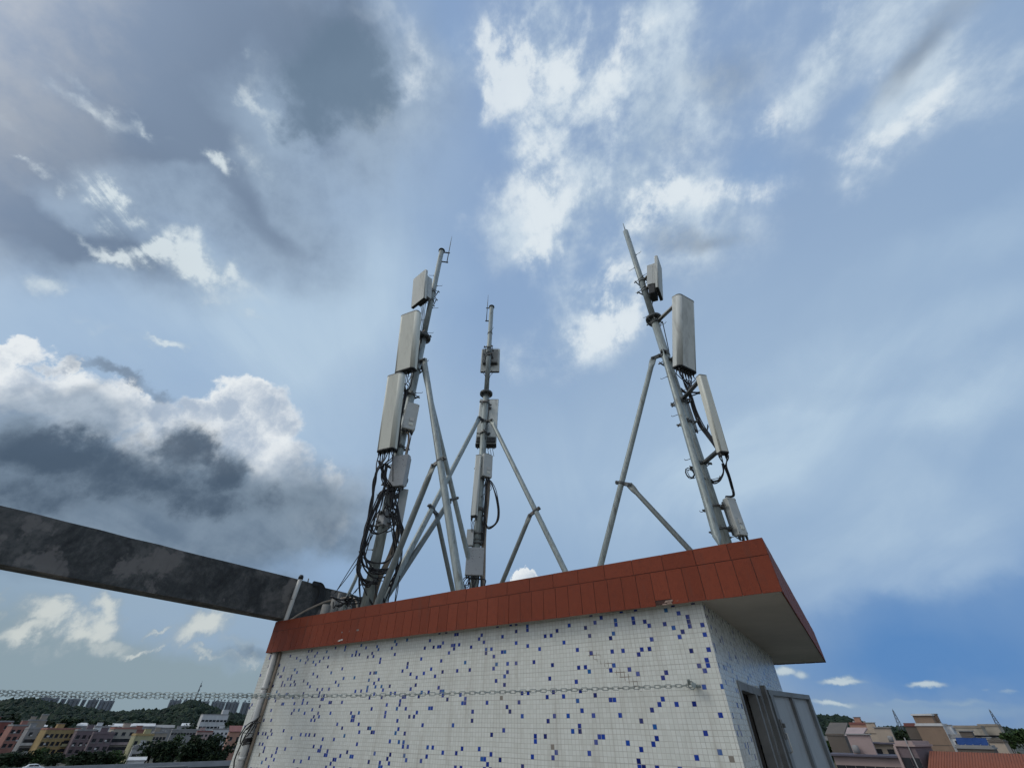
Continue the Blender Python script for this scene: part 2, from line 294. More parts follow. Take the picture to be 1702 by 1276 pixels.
simple('pvc_white', (0.55, 0.55, 0.52), 0.45, 0.0, 0.08, 4, 0.03, stain=(0.33, 0.32, 0.28), stain_amt=0.6, stretch=(3, 3, 0.4))
simple('chain_steel', (0.26, 0.30, 0.29), 0.4, 0.7, 0.25, 30, 0.05)
simple('door_steel', (0.37, 0.395, 0.405), 0.5, 0.1, 0.08, 3, 0.04, stain=(0.20, 0.19, 0.17), stain_amt=0.4, stretch=(2, 2, 0.6))
simple('door_rail', (0.20, 0.22, 0.23), 0.5, 0.1, 0.12, 3, 0.04, stain=(0.12, 0.10, 0.08), stain_amt=0.4)
simple('door_frame', (0.20, 0.205, 0.20), 0.6, 0.05, 0.2, 5, 0.06, stain=(0.09, 0.08, 0.07), stain_amt=0.6)
simple('soffit_plaster', (0.50, 0.455, 0.39), 0.9, 0.0, 0.12, 1.1, 0.15, stain=(0.24, 0.205, 0.165), stain_amt=0.85)
simple('bare_concrete', (0.24, 0.235, 0.22), 0.9, 0.0, 0.2, 3, 0.25, stain=(0.12, 0.115, 0.10), stain_amt=0.6)
simple('deck_concrete', (0.27, 0.245, 0.205), 0.9, 0.0, 0.2, 0.7, 0.2, stain=(0.13, 0.125, 0.11), stain_amt=0.6)
simple('interior', (0.075, 0.072, 0.068), 0.9, 0.0, 0.2, 2)
simple('black_sheet', (0.012, 0.012, 0.013), 0.45, 0.0, 0.3, 8, 0.2)
simple('mortar', (0.30, 0.22, 0.18), 0.95, 0.0, 0.3, 20, 0.6)

def mat_beam():
    m, nt, b = newmat('stained_concrete')
    v = N(nt, 'ShaderNodeTexCoord').outputs['Object']
    a = NOISE(nt, v, 1.3, 9, 0.66, dist=0.8).outputs['Fac']; c = NOISE(nt, v, 9, 8, 0.7).outputs['Fac']; p = NOISE(nt, v, 1.3, 5, 0.6).outputs['Fac']
    col = RAMP(nt, MATH(nt, 'ADD', MATH(nt, 'MULTIPLY', a, 0.7), MATH(nt, 'MULTIPLY', c, 0.3)), [(0.36, (0.016, 0.018, 0.019)), (0.48, (0.050, 0.053, 0.053)), (0.60, (0.12, 0.118, 0.112))])
    patch = SSTEP(nt, MATH(nt, 'ADD', p, MATH(nt, 'MULTIPLY', c, 0.08)), 0.60, 0.66)
    col = MIXC(nt, MATH(nt, 'MULTIPLY', patch, 0.7), col, (0.20, 0.185, 0.172, 1))
    mp = N(nt, 'ShaderNodeMapping'); mp.inputs['Scale'].default_value = (1, 3.2, 0.22); nt.links.new(v, mp.inputs[0])
    dr = NOISE(nt, mp.outputs[0], 2.2, 7, 0.7).outputs['Fac']      # drip runs
    col = MIXC(nt, MATH(nt, 'MULTIPLY', SSTEP(nt, dr, 0.54, 0.74), 0.4), col, (0.018, 0.019, 0.02, 1))
    nt.links.new(col, b.inputs['Base Color']); b.inputs['Roughness'].default_value = 0.92
    bump(nt, b, c, 0.35, 0.02)
mat_beam()

CRA = onY(972, 1078, 5.85); CRB = onY(1068, 1143, 5.85)
def mat_mosaic():
    m, nt, b = newmat('mosaic')
    PIT = 0.0487
    uv = N(nt, 'ShaderNodeTexCoord').outputs['UV']
    wob = NOISE(nt, uv, 0.8, 2, 0.5).outputs['Color']
    uvw = VMATH(nt, 'ADD', uv, VMATH(nt, 'SCALE', VMATH(nt, 'SUBTRACT', wob, (0.5, 0.5, 0.5)).outputs[0], scale=0.02).outputs[0]).outputs[0]
    g = VMATH(nt, 'SCALE', uvw, scale=1 / PIT).outputs[0]
    cell = VMATH(nt, 'FLOOR', g).outputs[0]; fr = VMATH(nt, 'FRACTION', g).outputs[0]
    w = N(nt, 'ShaderNodeTexWhiteNoise', noise_dimensions='2D'); nt.links.new(cell, w.inputs['Vector'])
    w2 = N(nt, 'ShaderNodeTexWhiteNoise', noise_dimensions='2D'); nt.links.new(VMATH(nt, 'ADD', cell, (37.5, 11.5, 0)).outputs[0], w2.inputs['Vector'])
    s = N(nt, 'ShaderNodeSeparateXYZ'); nt.links.new(fr, s.inputs[0])
    def edge(o): return MATH(nt, 'SUBTRACT', 0.5, MATH(nt, 'ABSOLUTE', MATH(nt, 'SUBTRACT', o, 0.5)))
    e = MATH(nt, 'MINIMUM', edge(s.outputs[0]), edge(s.outputs[1]))
    tile = SSTEP(nt, e, 0.018, 0.065)
    # sheets of 6 x 6 tiles: joints between sheets are a little wider
    g6 = VMATH(nt, 'FRACTION', VMATH(nt, 'SCALE', uvw, scale=1 / (PIT * 6)).outputs[0]).outputs[0]
    s6 = N(nt, 'ShaderNodeSeparateXYZ'); nt.links.new(g6, s6.inputs[0])
    e6 = MATH(nt, 'MINIMUM', MATH(nt, 'MULTIPLY', edge(s6.outputs[0]), 1.6), edge(s6.outputs[1]))
    sheet = SSTEP(nt, e6, 0.008, 0.026)
    blue = MATH(nt, 'LESS_THAN', w.outputs['Value'], 0.070)
    white = RAMP(nt, w2.outputs['Value'], [(0, (0.605, 0.625, 0.575)), (0.5, (0.63, 0.65, 0.60)), (1, (0.655, 0.675, 0.63))])
    bl = RAMP(nt, w2.outputs['Value'], [(0, (0.004, 0.012, 0.12)), (0.35, (0.004, 0.026, 0.24)), (0.8, (0.006, 0.055, 0.36)), (1, (0.008, 0.12, 0.30))])
    col = MIXC(nt, blue, white, bl)
    grout = MATH(nt, 'SUBTRACT', 1.0, tile)
    dirt = NOISE(nt, uv, 1.3, 7, 0.62).outputs['Fac']
    gc = RAMP(nt, dirt, [(0.35, (0.39, 0.385, 0.345)), (0.65, (0.52, 0.515, 0.47))])
    col = MIXC(nt, grout, col, gc)
    col = MIXC(nt, MATH(nt, 'MULTIPLY', MATH(nt, 'SUBTRACT', 1.0, sheet), 0.25), col, (0.30, 0.29, 0.265, 1))
    lost = MATH(nt, 'GREATER_THAN', w.outputs['Value'], 0.9992)      # a few tiles have dropped off
    col = MIXC(nt, lost, col, (0.22, 0.20, 0.17, 1))
    # faint run-down grime
    mp = N(nt, 'ShaderNodeMapping'); mp.inputs['Scale'].default_value = (2.2, 0.35, 1); nt.links.new(uv, mp.inputs[0])
    gr = NOISE(nt, mp.outputs[0], 1.6, 8, 0.66).outputs['Fac']
    col = MIXC(nt, MATH(nt, 'MULTIPLY', SSTEP(nt, gr, 0.46, 0.74), 0.40), col, (0.36, 0.34, 0.29, 1))
    sz = N(nt, 'ShaderNodeSeparateXYZ'); nt.links.new(uv, sz.inputs[0])
    mp2 = N(nt, 'ShaderNodeMapping'); mp2.inputs['Scale'].default_value = (7, 0.5, 1); nt.links.new(uv, mp2.inputs[0])
    rn_ = NOISE(nt, mp2.outputs[0], 1.0, 7, 0.7).outputs['Fac']
    col = MIXC(nt, MATH(nt, 'MULTIPLY', SSTEP(nt, rn_, 0.52, 0.72), 0.35), col, (0.30, 0.27, 0.22, 1))
    # a stepped crack that follows the joints
    ang = math.atan2(CRB.z - CRA.z, CRB.x - CRA.x); L = (CRB - CRA).length
    mc = N(nt, 'ShaderNodeMapping', vector_type='TEXTURE'); mc.inputs['Location'].default_value = (CRA.x, CRA.z, 0); mc.inputs['Rotation'].default_value = (0, 0, ang)
    nt.links.new(uv, mc.inputs[0]); sc2 = N(nt, 'ShaderNodeSeparateXYZ'); nt.links.new(mc.outputs[0], sc2.inputs[0])
    near = MATH(nt, 'LESS_THAN', MATH(nt, 'ABSOLUTE', sc2.outputs[1]), 0.042)
    rng = MATH(nt, 'MULTIPLY', MATH(nt, 'GREATER_THAN', sc2.outputs[0], 0.0), MATH(nt, 'LESS_THAN', sc2.outputs[0], L))
    brk = SSTEP(nt, NOISE(nt, uv, 9, 2, 0.5).outputs['Fac'], 0.42, 0.55)
    ck = MATH(nt, 'MULTIPLY', MATH(nt, 'MULTIPLY', near, rng), MATH(nt, 'MULTIPLY', SSTEP(nt, e, 0.12, 0.06), brk))
    col = MIXC(nt, MATH(nt, 'MULTIPLY', ck, 0.75), col, (0.14, 0.10, 0.07, 1))
    nt.links.new(col, b.inputs['Base Color'])
    rg = MATH(nt, 'ADD', MATH(nt, 'MULTIPLY', grout, 0.5), MATH(nt, 'ADD', 0.22, MATH(nt, 'MULTIPLY', w2.outputs['Value'], 0.14)))
    nt.links.new(rg, b.inputs['Roughness']); b.inputs['Specular IOR Level'].default_value = 0.22
    bump(nt, b, MATH(nt, 'ADD', tile, MATH(nt, 'MULTIPLY', w.outputs['Value'], 0.25)), 0.35, 0.004)
mat_mosaic()

def mat_fascia():
    m, nt, b = newmat('red_tile')
    geo = N(nt, 'ShaderNodeNewGeometry'); v = N(nt, 'ShaderNodeTexCoord').outputs['Object']
    col = RAMP(nt, geo.outputs['Random Per Island'], [(0, (0.172, 0.038, 0.0185)), (0.5, (0.190, 0.042, 0.0205)), (1, (0.210, 0.048, 0.024))])
    nz = NOISE(nt, v, 14, 7, 0.65).outputs['Fac']
    col = MIXC(nt, MATH(nt, 'MULTIPLY', SSTEP(nt, nz, 0.45, 0.75), 0.45), col, (0.115, 0.032, 0.02, 1))
    mp = N(nt, 'ShaderNodeMapping'); mp.inputs['Scale'].default_value = (4, 4, 0.6); nt.links.new(v, mp.inputs[0])
    st = NOISE(nt, mp.outputs[0], 1.6, 8, 0.7).outputs['Fac']
    col = MIXC(nt, MATH(nt, 'MULTIPLY', SSTEP(nt, st, 0.52, 0.72), 0.35), col, (0.085, 0.05, 0.04, 1))
    nt.links.new(col, b.inputs['Base Color']); b.inputs['Roughness'].default_value = 0.62
    b.inputs['Specular IOR Level'].default_value = 0.18
    bump(nt, b, NOISE(nt, v, 28, 5, 0.6).outputs['Fac'], 0.35, 0.006)
mat_fascia()
simple('tile_grout', (0.06, 0.03, 0.024), 0.9, 0, 0.2, 5)

def mat_perf():
    m, nt, b = newmat('radio_speckled')
    v = N(nt, 'ShaderNodeTexCoord').outputs['Object']
    vo = N(nt, 'ShaderNodeTexVoronoi'); vo.inputs['Scale'].default_value = 22; nt.links.new(v, vo.inputs['Vector'])
    spot = SSTEP(nt, vo.outputs['Distance'], 0.30, 0.18)
    keep = SSTEP(nt, NOISE(nt, v, 5, 4, 0.6).outputs['Fac'], 0.42, 0.56)
    col = MIXC(nt, MATH(nt, 'MULTIPLY', MATH(nt, 'MULTIPLY', spot, keep), 0.8), (0.34, 0.355, 0.36, 1), (0.09, 0.08, 0.07, 1))
    nt.links.new(col, b.inputs['Base Color']); b.inputs['Roughness'].default_value = 0.6
mat_perf()

def mat_foliage(name, c0, c1, c2, scale):
    m, nt, b = newmat(name)
    geo = N(nt, 'ShaderNodeNewGeometry')
    v = N(nt, 'ShaderNodeTexCoord').outputs['Object']
    nz = NOISE(nt, v, scale, 5, 0.65).outputs['Fac']
    k = MATH(nt, 'ADD', MATH(nt, 'MULTIPLY', nz, 0.6), MATH(nt, 'MULTIPLY', geo.outputs['Random Per Island'], 0.4))
    nt.links.new(RAMP(nt, k, [(0.3, c0), (0.5, c1), (0.7, c2)]), b.inputs['Base Color'])
    b.inputs['Roughness'].default_value = 0.75; b.inputs['Specular IOR Level'].default_value = 0.15
mat_foliage('leaf_dark', (0.010, 0.018, 0.010), (0.018, 0.032, 0.016), (0.034, 0.052, 0.022), 0.4)
mat_foliage('leaf_mid', (0.018, 0.035, 0.014), (0.035, 0.065, 0.022), (0.06, 0.095, 0.03), 0.3)
mat_foliage('forest', (0.008, 0.016, 0.012), (0.014, 0.027, 0.017), (0.026, 0.042, 0.024), 0.05)
simple('bark', (0.08, 0.06, 0.045), 0.9, 0, 0.3, 5)
def mat_ground():
    m, nt, b = newmat('ground')
    v = N(nt, 'ShaderNodeTexCoord').outputs['Object']
    a = NOISE(nt, v, 0.012, 8, 0.65).outputs['Fac']; c = NOISE(nt, v, 0.15, 6, 0.6).outputs['Fac']
    k = MATH(nt, 'ADD', MATH(nt, 'MULTIPLY', a, 0.7), MATH(nt, 'MULTIPLY', c, 0.3))
    nt.links.new(RAMP(nt, k, [(0.36, (0.016, 0.026, 0.014)), (0.48, (0.035, 0.04, 0.024)), (0.56, (0.09, 0.082, 0.066)), (0.66, (0.13, 0.12, 0.10))]), b.inputs['Base Color'])
    b.inputs['Roughness'].default_value = 0.95
mat_ground()
simple('asphalt', (0.10, 0.105, 0.11), 0.9, 0, 0.15, 0.2)
simple('kerb', (0.30, 0.31, 0.32), 0.9, 0, 0.12, 0.3)
simple('window_dark', (0.020, 0.022, 0.026), 0.25, 0, 0.3, 1)
simple('window_frame', (0.45, 0.46, 0.46), 0.6, 0, 0.1, 1)
def paint(name, c, st=None): return simple(name, c, 0.85, 0, 0.12, 0.35, 0.0, stain=st or tuple(x * 0.45 for x in c), stain_amt=0.65, stretch=(1, 1, 0.4))  # town paints, most of them muted to stand in for distance haze
paint('paint_yellow', (0.36, 0.265, 0.125)); paint('paint_mauve', (0.161, 0.125, 0.135)); paint('paint_cream', (0.388, 0.352, 0.294)); paint('paint_rose', (0.31, 0.155, 0.125))
paint('paint_red', (0.22, 0.08, 0.065)); paint('paint_grey', (0.260, 0.260, 0.260)); paint('paint_white', (0.552, 0.559, 0.559)); paint('paint_lime', (0.370, 0.356, 0.212)); paint('paint_tan', (0.289, 0.253, 0.209))
paint('paint_orange', (0.375, 0.216, 0.159)); paint('paint_brown', (0.240, 0.171, 0.124)); paint('paint_beige', (0.400, 0.335, 0.270)); paint('paint_pink', (0.376, 0.290, 0.275)); paint('roof_sheet', (0.622, 0.629, 0.629))
paint('roof_red', (0.207, 0.088, 0.078)); paint('roof_orange', (0.25, 0.08, 0.042), (0.15, 0.06, 0.04)); paint('roof_purple', (0.109, 0.102, 0.131)); paint('shed_brown', (0.125, 0.107, 0.092)); paint('tarp_blue', (0.010, 0.045, 0.17)); paint('paint_olive', (0.156, 0.149, 0.106))
simple('tower_haze_tint', (0.185, 0.205, 0.225), 0.8, 0, 0.15, 0.06); simple('tower_stripe', (0.42, 0.42, 0.42), 0.8, 0, 0.1, 0.06)  # far tower grey is paled to stand for distance haze
simple('car_white', (0.70, 0.72, 0.72), 0.3, 0, 0.02, 1); simple('rubber', (0.02, 0.02, 0.02), 0.8)
simple('lattice_steel', (0.14, 0.16, 0.19), 0.6, 0.2, 0.1, 1)

# ------------------------------------------------------------------ mesh helpers
ORIG = {}
class MB:
    def __init__(s): s.v = []; s.f = []; s.sm = []; s.uv = {}
    def add(s, vs, fs, smooth=False):
        o = len(s.v); s.v += [Vector(p) for p in vs]
        for f in fs: s.f.append(tuple(i + o for i in f)); s.sm.append(smooth)
        return s
    def box(s, c, size, ax=None):
        c = Vector(c); X, Y, Z = ax if ax else (Vector((1, 0, 0)), Vector((0, 1, 0)), Vector((0, 0, 1)))
        hx, hy, hz = size[0] / 2, size[1] / 2, size[2] / 2
        vs = [c + X * hx * a + Y * hy * b + Z * hz * d for a, b, d in ((-1, -1, -1), (1, -1, -1), (1, 1, -1), (-1, 1, -1), (-1, -1, 1), (1, -1, 1), (1, 1, 1), (-1, 1, 1))]
        return s.add(vs, [(0, 3, 2, 1), (4, 5, 6, 7), (0, 1, 5, 4), (1, 2, 6, 5), (2, 3, 7, 6), (3, 0, 4, 7)])
    def bbox(s, c, size, ax=None, bev=0.01, seg=2):
        bm = bmesh.new(); bmesh.ops.create_cube(bm, size=1.0)
        for v in bm.verts: v.co = Vector((v.co.x * size[0], v.co.y * size[1], v.co.z * size[2]))
        bmesh.ops.bevel(bm, geom=bm.edges[:], offset=bev, segments=seg, affect='EDGES', profile=0.5)
        X, Y, Z = ax if ax else (Vector((1, 0, 0)), Vector((0, 1, 0)), Vector((0, 0, 1))); c = Vector(c)
        bm.verts.index_update()
        s.add([c + X * v.co.x + Y * v.co.y + Z * v.co.z for v in bm.verts], [tuple(v.index for v in f.verts) for f in bm.faces], False)
        bm.free(); return s
    def span(s, x0, x1, y0, y1, z0, z1): return s.box(((x0 + x1) / 2, (y0 + y1) / 2, (z0 + z1) / 2), (x1 - x0, y1 - y0, z1 - z0))
    def tube(s, pts, r, seg=12, caps=True, closed=False):
        pts = [Vector(p) for p in pts]; n = len(pts)
        rr = r if isinstance(r, (list, tuple)) else [r] * n
        t0 = (pts[1] - pts[0]).normalized()
        up = Vector((0, 0, 1)) if abs(t0.z) < 0.9 else Vector((1, 0, 0))
        u = (up - t0 * up.dot(t0)).normalized(); vs = []
        for i in range(n):
            a = pts[(i - 1) % n] if (closed or i > 0) else pts[i]; b = pts[(i + 1) % n] if (closed or i < n - 1) else pts[i]
            t = (b - a).normalized()
            u = (u - t * u.dot(t)).normalized(); w = t.cross(u)
            for k in range(seg):
                th = 2 * math.pi * k / seg; vs.append(pts[i] + (u * math.cos(th) + w * math.sin(th)) * rr[i])
        fs = []
        for i in range(n if closed else n - 1):
            j = (i + 1) % n
            for k in range(seg):
                l = (k + 1) % seg; fs.append((i * seg + k, i * seg + l, j * seg + l, j * seg + k))
        s.add(vs, fs, True)
        if caps and not closed:
            o = len(s.v) - len(vs)
            s.f.append(tuple(o + k for k in reversed(range(seg)))); s.sm.append(False)
            s.f.append(tuple(o + (n - 1) * seg + k for k in range(seg))); s.sm.append(False)
        return s
    def prism(s, prof, c, ax, z0, z1, sc0=1.0, smooth=True):
        X, Y, Z = ax; c = Vector(c); n = len(prof)
        vs = [c + X * x + Y * y + Z * z0 for x, y in prof] + [c + X * x + Y * y + Z * z1 for x, y in prof]
        for k in range(n):      # broad flat sides shade flat, rounded corners smooth
            q = (k + 1) % n; s.f.append(tuple(len(s.v) + i for i in (k, q, n + q, n + k))); s.sm.append(smooth and math.dist(prof[k], prof[q]) < .045)
        s.v += [Vector(p) for p in vs]; o = len(s.v) - 2 * n
        s.f.append(tuple(o + k for k in reversed(range(n)))); s.sm.append(False)
        s.f.append(tuple(o + n + k for k in range(n))); s.sm.append(False)
        return s
    def build(s, name, mat, parent=None, origin=None, uv=None):
        root = Vector(ORIG[parent.name]) if parent else Vector(origin if origin is not None else (0, 0, 0))
        me = bpy.data.meshes.new(name); me.from_pydata([v - root for v in s.v], [], s.f)
        me.polygons.foreach_set('use_smooth', s.sm)
        if uv:
            lay = me.uv_layers.new(name='UVMap')
            for p in me.polygons:
                for li in p.loop_indices:
                    w = s.v[me.loops[li].vertex_index]; lay.data[li].uv = uv(w, p.normal)
        me.materials.append(MATS[mat]); me.update()
        o = bpy.data.objects.new(name, me); COL.objects.link(o)
        if parent: o.parent = parent; ORIG[o.name] = root
        else: o.location = root; ORIG[o.name] = root
        return o
def tag(o, label=None, cat=None, group=None, kind=None):
    if label: o['label'] = label
    if cat: o['category'] = cat
    if group: o['group'] = group
    if kind: o['kind'] = kind
    return o
def thing(name, loc, label, cat, group=None):
    o = bpy.data.objects.new(name, None); o.empty_display_size = 0.3; COL.objects.link(o); o.location = loc; ORIG[o.name] = Vector(loc)
    return tag(o, label, cat, group)
def frame(yaw, tilt=0.0):
    n0 = Vector((math.cos(R(yaw)), math.sin(R(yaw)), 0)); r = Vector((-n0.y, n0.x, 0)); z = Vector((0, 0, 1))
    u = z * math.cos(R(tilt)) + n0 * math.sin(R(tilt)); n = n0 * math.cos(R(tilt)) - z * math.sin(R(tilt))
    return r, n, u          # right, outward, up
def smooth_path(pts, k=6):
    pts = [Vector(p) for p in pts]
    if len(pts) < 3: return pts
    P = [pts[0] * 2 - pts[1]] + pts + [pts[-1] * 2 - pts[-2]]; out = []
    for i in range(1, len(P) - 2):
        for j in range(k):
            t = j / k; a, b, c, d = P[i - 1:i + 3]
            out.append(0.5 * ((2 * b) + (c - a) * t + (2 * a - 5 * b + 4 * c - d) * t * t + (3 * b - a - 3 * c + d) * t ** 3))
    out.append(pts[-1]); return out
def rrect(w, d, rf, rb, seg=5):
    """rounded rectangle, front (+y) corners radius rf, back corners rb, front at y=0, back at y=-d"""
    out = []
    for cx, cy, r, a0 in ((w / 2 - rf, -rf, rf, 0), (-w / 2 + rf, -rf, rf, 90), (-w / 2 + rb, -d + rb, rb, 180), (w / 2 - rb, -d + rb, rb, 270)):
        for k in range(seg + 1):
            a = R(a0 + 90 * k / seg); out.append((cx + r * math.cos(a), cy + r * math.sin(a)))
    return out

# ------------------------------------------------------------------ the roof deck we stand on
ZD = -1.6; GZ = -14.0
d = MB().span(-13.2, 3.6, -7.0, 13.6, GZ, ZD).build('roof_deck', 'deck_concrete'); tag(d, kind='structure')

# ------------------------------------------------------------------ the tiled hut
WX0, WX1, WY0, WY1 = -10.28, -1.14, 5.85, 11.40
FX0, FX1, FY0, FY1 = -10.08, -0.248, 5.70, 12.97
ZS, ZT, ZRF = 1.177, 1.756, 1.35
hut = thing('rooftop_hut', ((WX0 + WX1) / 2, (WY0 + WY1) / 2, ZD), 'white mosaic tiled rooftop hut with scattered blue tiles and red tiled eave', 'hut')
def wuv(w, n):
    if abs(n.y) > 0.7: return (w.x, w.z)
    if abs(n.x) > 0.7: return (w.y + 0.31, w.z)
    return (w.x, w.y)
TH = 0.22
MB().span(WX0, WX1, WY0, WY0 + TH, ZD, ZS + 0.012).build('wall', 'mosaic', hut, uv=wuv)
MB().span(WX0, WX0 + TH, WY0 + TH, WY1, ZD, ZS + 0.012).build('wall', 'mosaic', hut, uv=wuv)
MB().span(WX0 + TH, WX1, WY1 - TH, WY1, ZD, ZS + 0.012).build('wall', 'mosaic', hut, uv=wuv)
DY0, DY1, DZ = 6.74, 8.32, 0.455         # rough opening of the doorway
w = MB().span(WX1 - TH, WX1, WY0 + TH, DY0, ZD, ZS + 0.012).span(WX1 - TH, WX1, DY1, WY1 - TH, ZD, ZS + 0.012).span(WX1 - TH, WX1, DY0, DY1, DZ, ZS + 0.012)
w.build('wall', 'mosaic', hut, uv=wuv)
MB().span(WX0 + TH, WX1 - TH, WY0 + TH, WY1 - TH, ZD, ZD + 0.02).build('floor', 'interior', hut)
# roof slab with its upstand, soffit plaster under the overhang
s = MB().span(FX0 + 0.02, FX1 - 0.02, FY0 + 0.02, FY1 - 0.02, ZS + 0.012, ZRF)
for a in ((FX0 + 0.02, FX1 - 0.02, FY0 + 0.02, FY0 + 0.12), (FX0 + 0.02, FX1 - 0.02, FY1 - 0.12, FY1 - 0.02), (FX0 + 0.02, FX0 + 0.12, FY0 + 0.12, FY1 - 0.12), (FX1 - 0.12, FX1 - 0.02, FY0 + 0.12, FY1 - 0.12)):
    s.span(*a, ZRF, ZT - 0.012)
s.build('roof_slab', 'soffit_plaster', hut)
g = MB()
JZ = ZT - 0.195; gap = 0.0035
chip = onY(1113, 992, FY0).x; chip2 = onY(566, 1066, FY0).x
g.span(FX0 + 0.005, FX1 - 0.005, FY0 + 0.0045, FY0 + 0.0195, ZS + 0.004, ZT - 0.012)
g.span(FX1 - 0.0195, FX1 - 0.0045, FY0 + 0.02, FY1 - 0.005, ZS + 0.004, ZT - 0.012)
g.span(FX0 + 0.0045, FX0 + 0.0195, FY0 + 0.02, FY1 - 0.005, ZS + 0.004, ZT - 0.012)
g.span(FX0 + 0.02, FX1 - 0.02, FY1 - 0.0195, FY1 - 0.0045, ZS + 0.004, ZT - 0.012)
g.build('eave_bedding', 'tile_grout', hut)
t = MB(); rng = random.Random(3)
def tilebox(axis, a0, a1, z0, z1, pos, out):
    j = rng.uniform(-0.0012, 0.0012); b = 0.012
    dz = rng.uniform(-0.001, 0.001)
    if axis == 'x': t.span(a0 + gap, a1 - gap, min(pos, pos + out * b) - (0 if out < 0 else 0) + j * 1, max(pos, pos + out * b) + j, z0 + gap + dz, z1 - gap + dz)
    else: t.span(min(pos, pos + out * b) + j, max(pos, pos + out * b) + j, a0 + gap, a1 - gap, z0 + gap + dz, z1 - gap + dz)
x = FX1
k = 0
while x > FX0 + 0.01:
    a = max(x - 0.2005, FX0); zl = ZS - 0.008 + rng.uniform(-.002, .002)
    if a < chip < x: zl = ZS + 0.052
    tilebox('x', a, x, zl, JZ, FY0, 1); x -= 0.2005
x = FX1
while x > FX0 + 0.01:
    a = max(x - 0.405, FX0); tilebox('x', a, x, JZ, ZT, FY0, 1); x -= 0.405
y = FY0 + 0.013
while y < FY1 - 0.01:
    b = min(y + 0.2005, FY1); tilebox('y', y, b, ZS - 0.008, JZ, FX1 - 0.012, 1); tilebox('y', y, b, ZS - 0.008, JZ, FX0, 1); y += 0.2005
y = FY0 + 0.013
while y < FY1 - 0.01:
    b = min(y + 0.405, FY1); tilebox('y', y, b, JZ, ZT, FX1 - 0.012, 1); tilebox('y', y, b, JZ, ZT, FX0, 1); y += 0.405
x = FX1
while x > FX0 + 0.01:
    a = max(x - 0.2005, FX0); tilebox('x', a, x, ZS - 0.008, JZ, FY1 - 0.012, 1); tilebox('x', a, x, JZ, ZT, FY1 - 0.012, 1); x -= 0.2005
t.build('eave_tiles', 'red_tile', hut)
for k in range(9):
    px_ = chip + rng.uniform(-.085, .085); MB().bbox((px_, FY0 + 0.006, ZS + rng.uniform(0.0, 0.04)), (rng.uniform(.03, .07), 0.016, rng.uniform(.008, .02)), frame(rng.uniform(-100, -80), rng.uniform(-10, 10)), 0.004, 1).build('mortar_lump', 'mortar', hut)
for k in range(4):
    MB().bbox((chip2 + rng.uniform(-.05, .05), FY0 - 0.001, ZS + 0.05 + rng.uniform(-.015, .015)), (rng.uniform(.04, .08), 0.012, rng.uniform(.012, .025)), frame(-90 + rng.uniform(-8, 8), rng.uniform(-10, 10)), 0.004, 1).build('tile_chip', 'pvc_white', hut)
# door frame, deep in the wall
f = MB()
fo = WX1 + 0.012
f.span(WX1 - 0.10, fo, DY0 - 0.03, DY0 + 0.06, ZD, DZ + 0.02)
f.span(WX1 - 0.10, fo, DY0 + 0.06, DY1 + 0.03, DZ - 0.07, DZ + 0.02)
f.span(WX1 - 0.10, fo - 0.001, 7.82, 7.92, ZD, DZ - 0.072)
f.span(WX1 - 0.10, fo, DY1 - 0.08, DY1 + 0.03, ZD, DZ - 0.072)
f.build('door_frame', 'door_frame', hut)
MB().span(WX1 - 0.08, WX1 - 0.03, 7.925, DY1 - 0.085, ZD, DZ - 0.075).build('side_panel', 'door_frame', hut)
MB().span(WX1 - 0.62, WX1 - 0.12, 7.84, 7.90, ZD, DZ - 0.05).build('inner_jamb', 'interior', hut)
for zz in (-0.10, -0.42, -0.74, -1.06):
    MB().tube([(WX1 - 0.30, 7.833, zz), (WX1 - 0.30, 7.842, zz)], 0.045, 14).build('fixing_hole', 'cable_black', hut)
# the open steel door leaf
H0 = Vector((WX1 + 0.05, 8.48, 0)); H1 = Vector((-0.68, 10.05, 0))
dx = (H1 - H0).normalized(); dn = Vector((dx.y, -dx.x, 0)); Wd = (H1 - H0).length
if dn.y > 0: dn = -dn
AX = (dx, dn, Vector((0, 0, 1)))
zt, zb = 0.47, ZD + 0.03
dr = MB(); dr.box(H0 + dx * Wd / 2 + Vector((0, 0, (zt + zb) / 2)), (Wd, 0.012, zt - zb), AX)
door = dr.build('door', 'door_steel', hut)
def rail(a0, a1, z0, z1, th=0.05, mat='door_rail', nm='rail'):
    MB().box(H0 + dx * (a0 + a1) / 2 + dn * (0.006 + th / 2) + Vector((0, 0, (z0 + z1) / 2)), (a1 - a0, th, z1 - z0), AX).build(nm, mat, door)
rail(0.0, Wd, zt - 0.06, zt, 0.052); rail(Wd - 0.07, Wd, zb, zt - 0.061, 0.05); rail(0.0, 0.10, zb, zt - 0.061, 0.06); rail(Wd * .53 - .035, Wd * .53 + .035, zb, zt - 0.061, 0.046); rail(0.101, Wd - .071, zb, zb + .08, .045)
hb = MB()
c = H0 + dx * 0.05 + dn * 0.075
hb.tube([c + Vector((0, 0, -0.02)), c + dn * 0.03 + Vector((0, 0, -0.03)), c + dn * 0.03 + Vector((0, 0, -0.22)), c + Vector((0, 0, -0.23))], 0.011, 8).build('handle', 'pvc_white', door)
lk = MB(); lk.bbox(c + dn * -0.005 + Vector((0, 0, 0.02)), (0.07, 0.03, 0.22), AX, 0.005).bbox(c + dn * 0.02 + Vector((0, 0, 0.06)), (0.03, 0.05, 0.05), AX, 0.005).build('lock', 'door_frame', door)
for zz in (0.25, -0.55, -1.3):
    MB().tube([H0 - dx * 0.03 + dn * 0.03 + Vector((0, 0, zz)), H0 - dx * 0.03 + dn * 0.03 + Vector((0, 0, zz + 0.12))], 0.02, 10).build('hinge', 'door_frame', door)
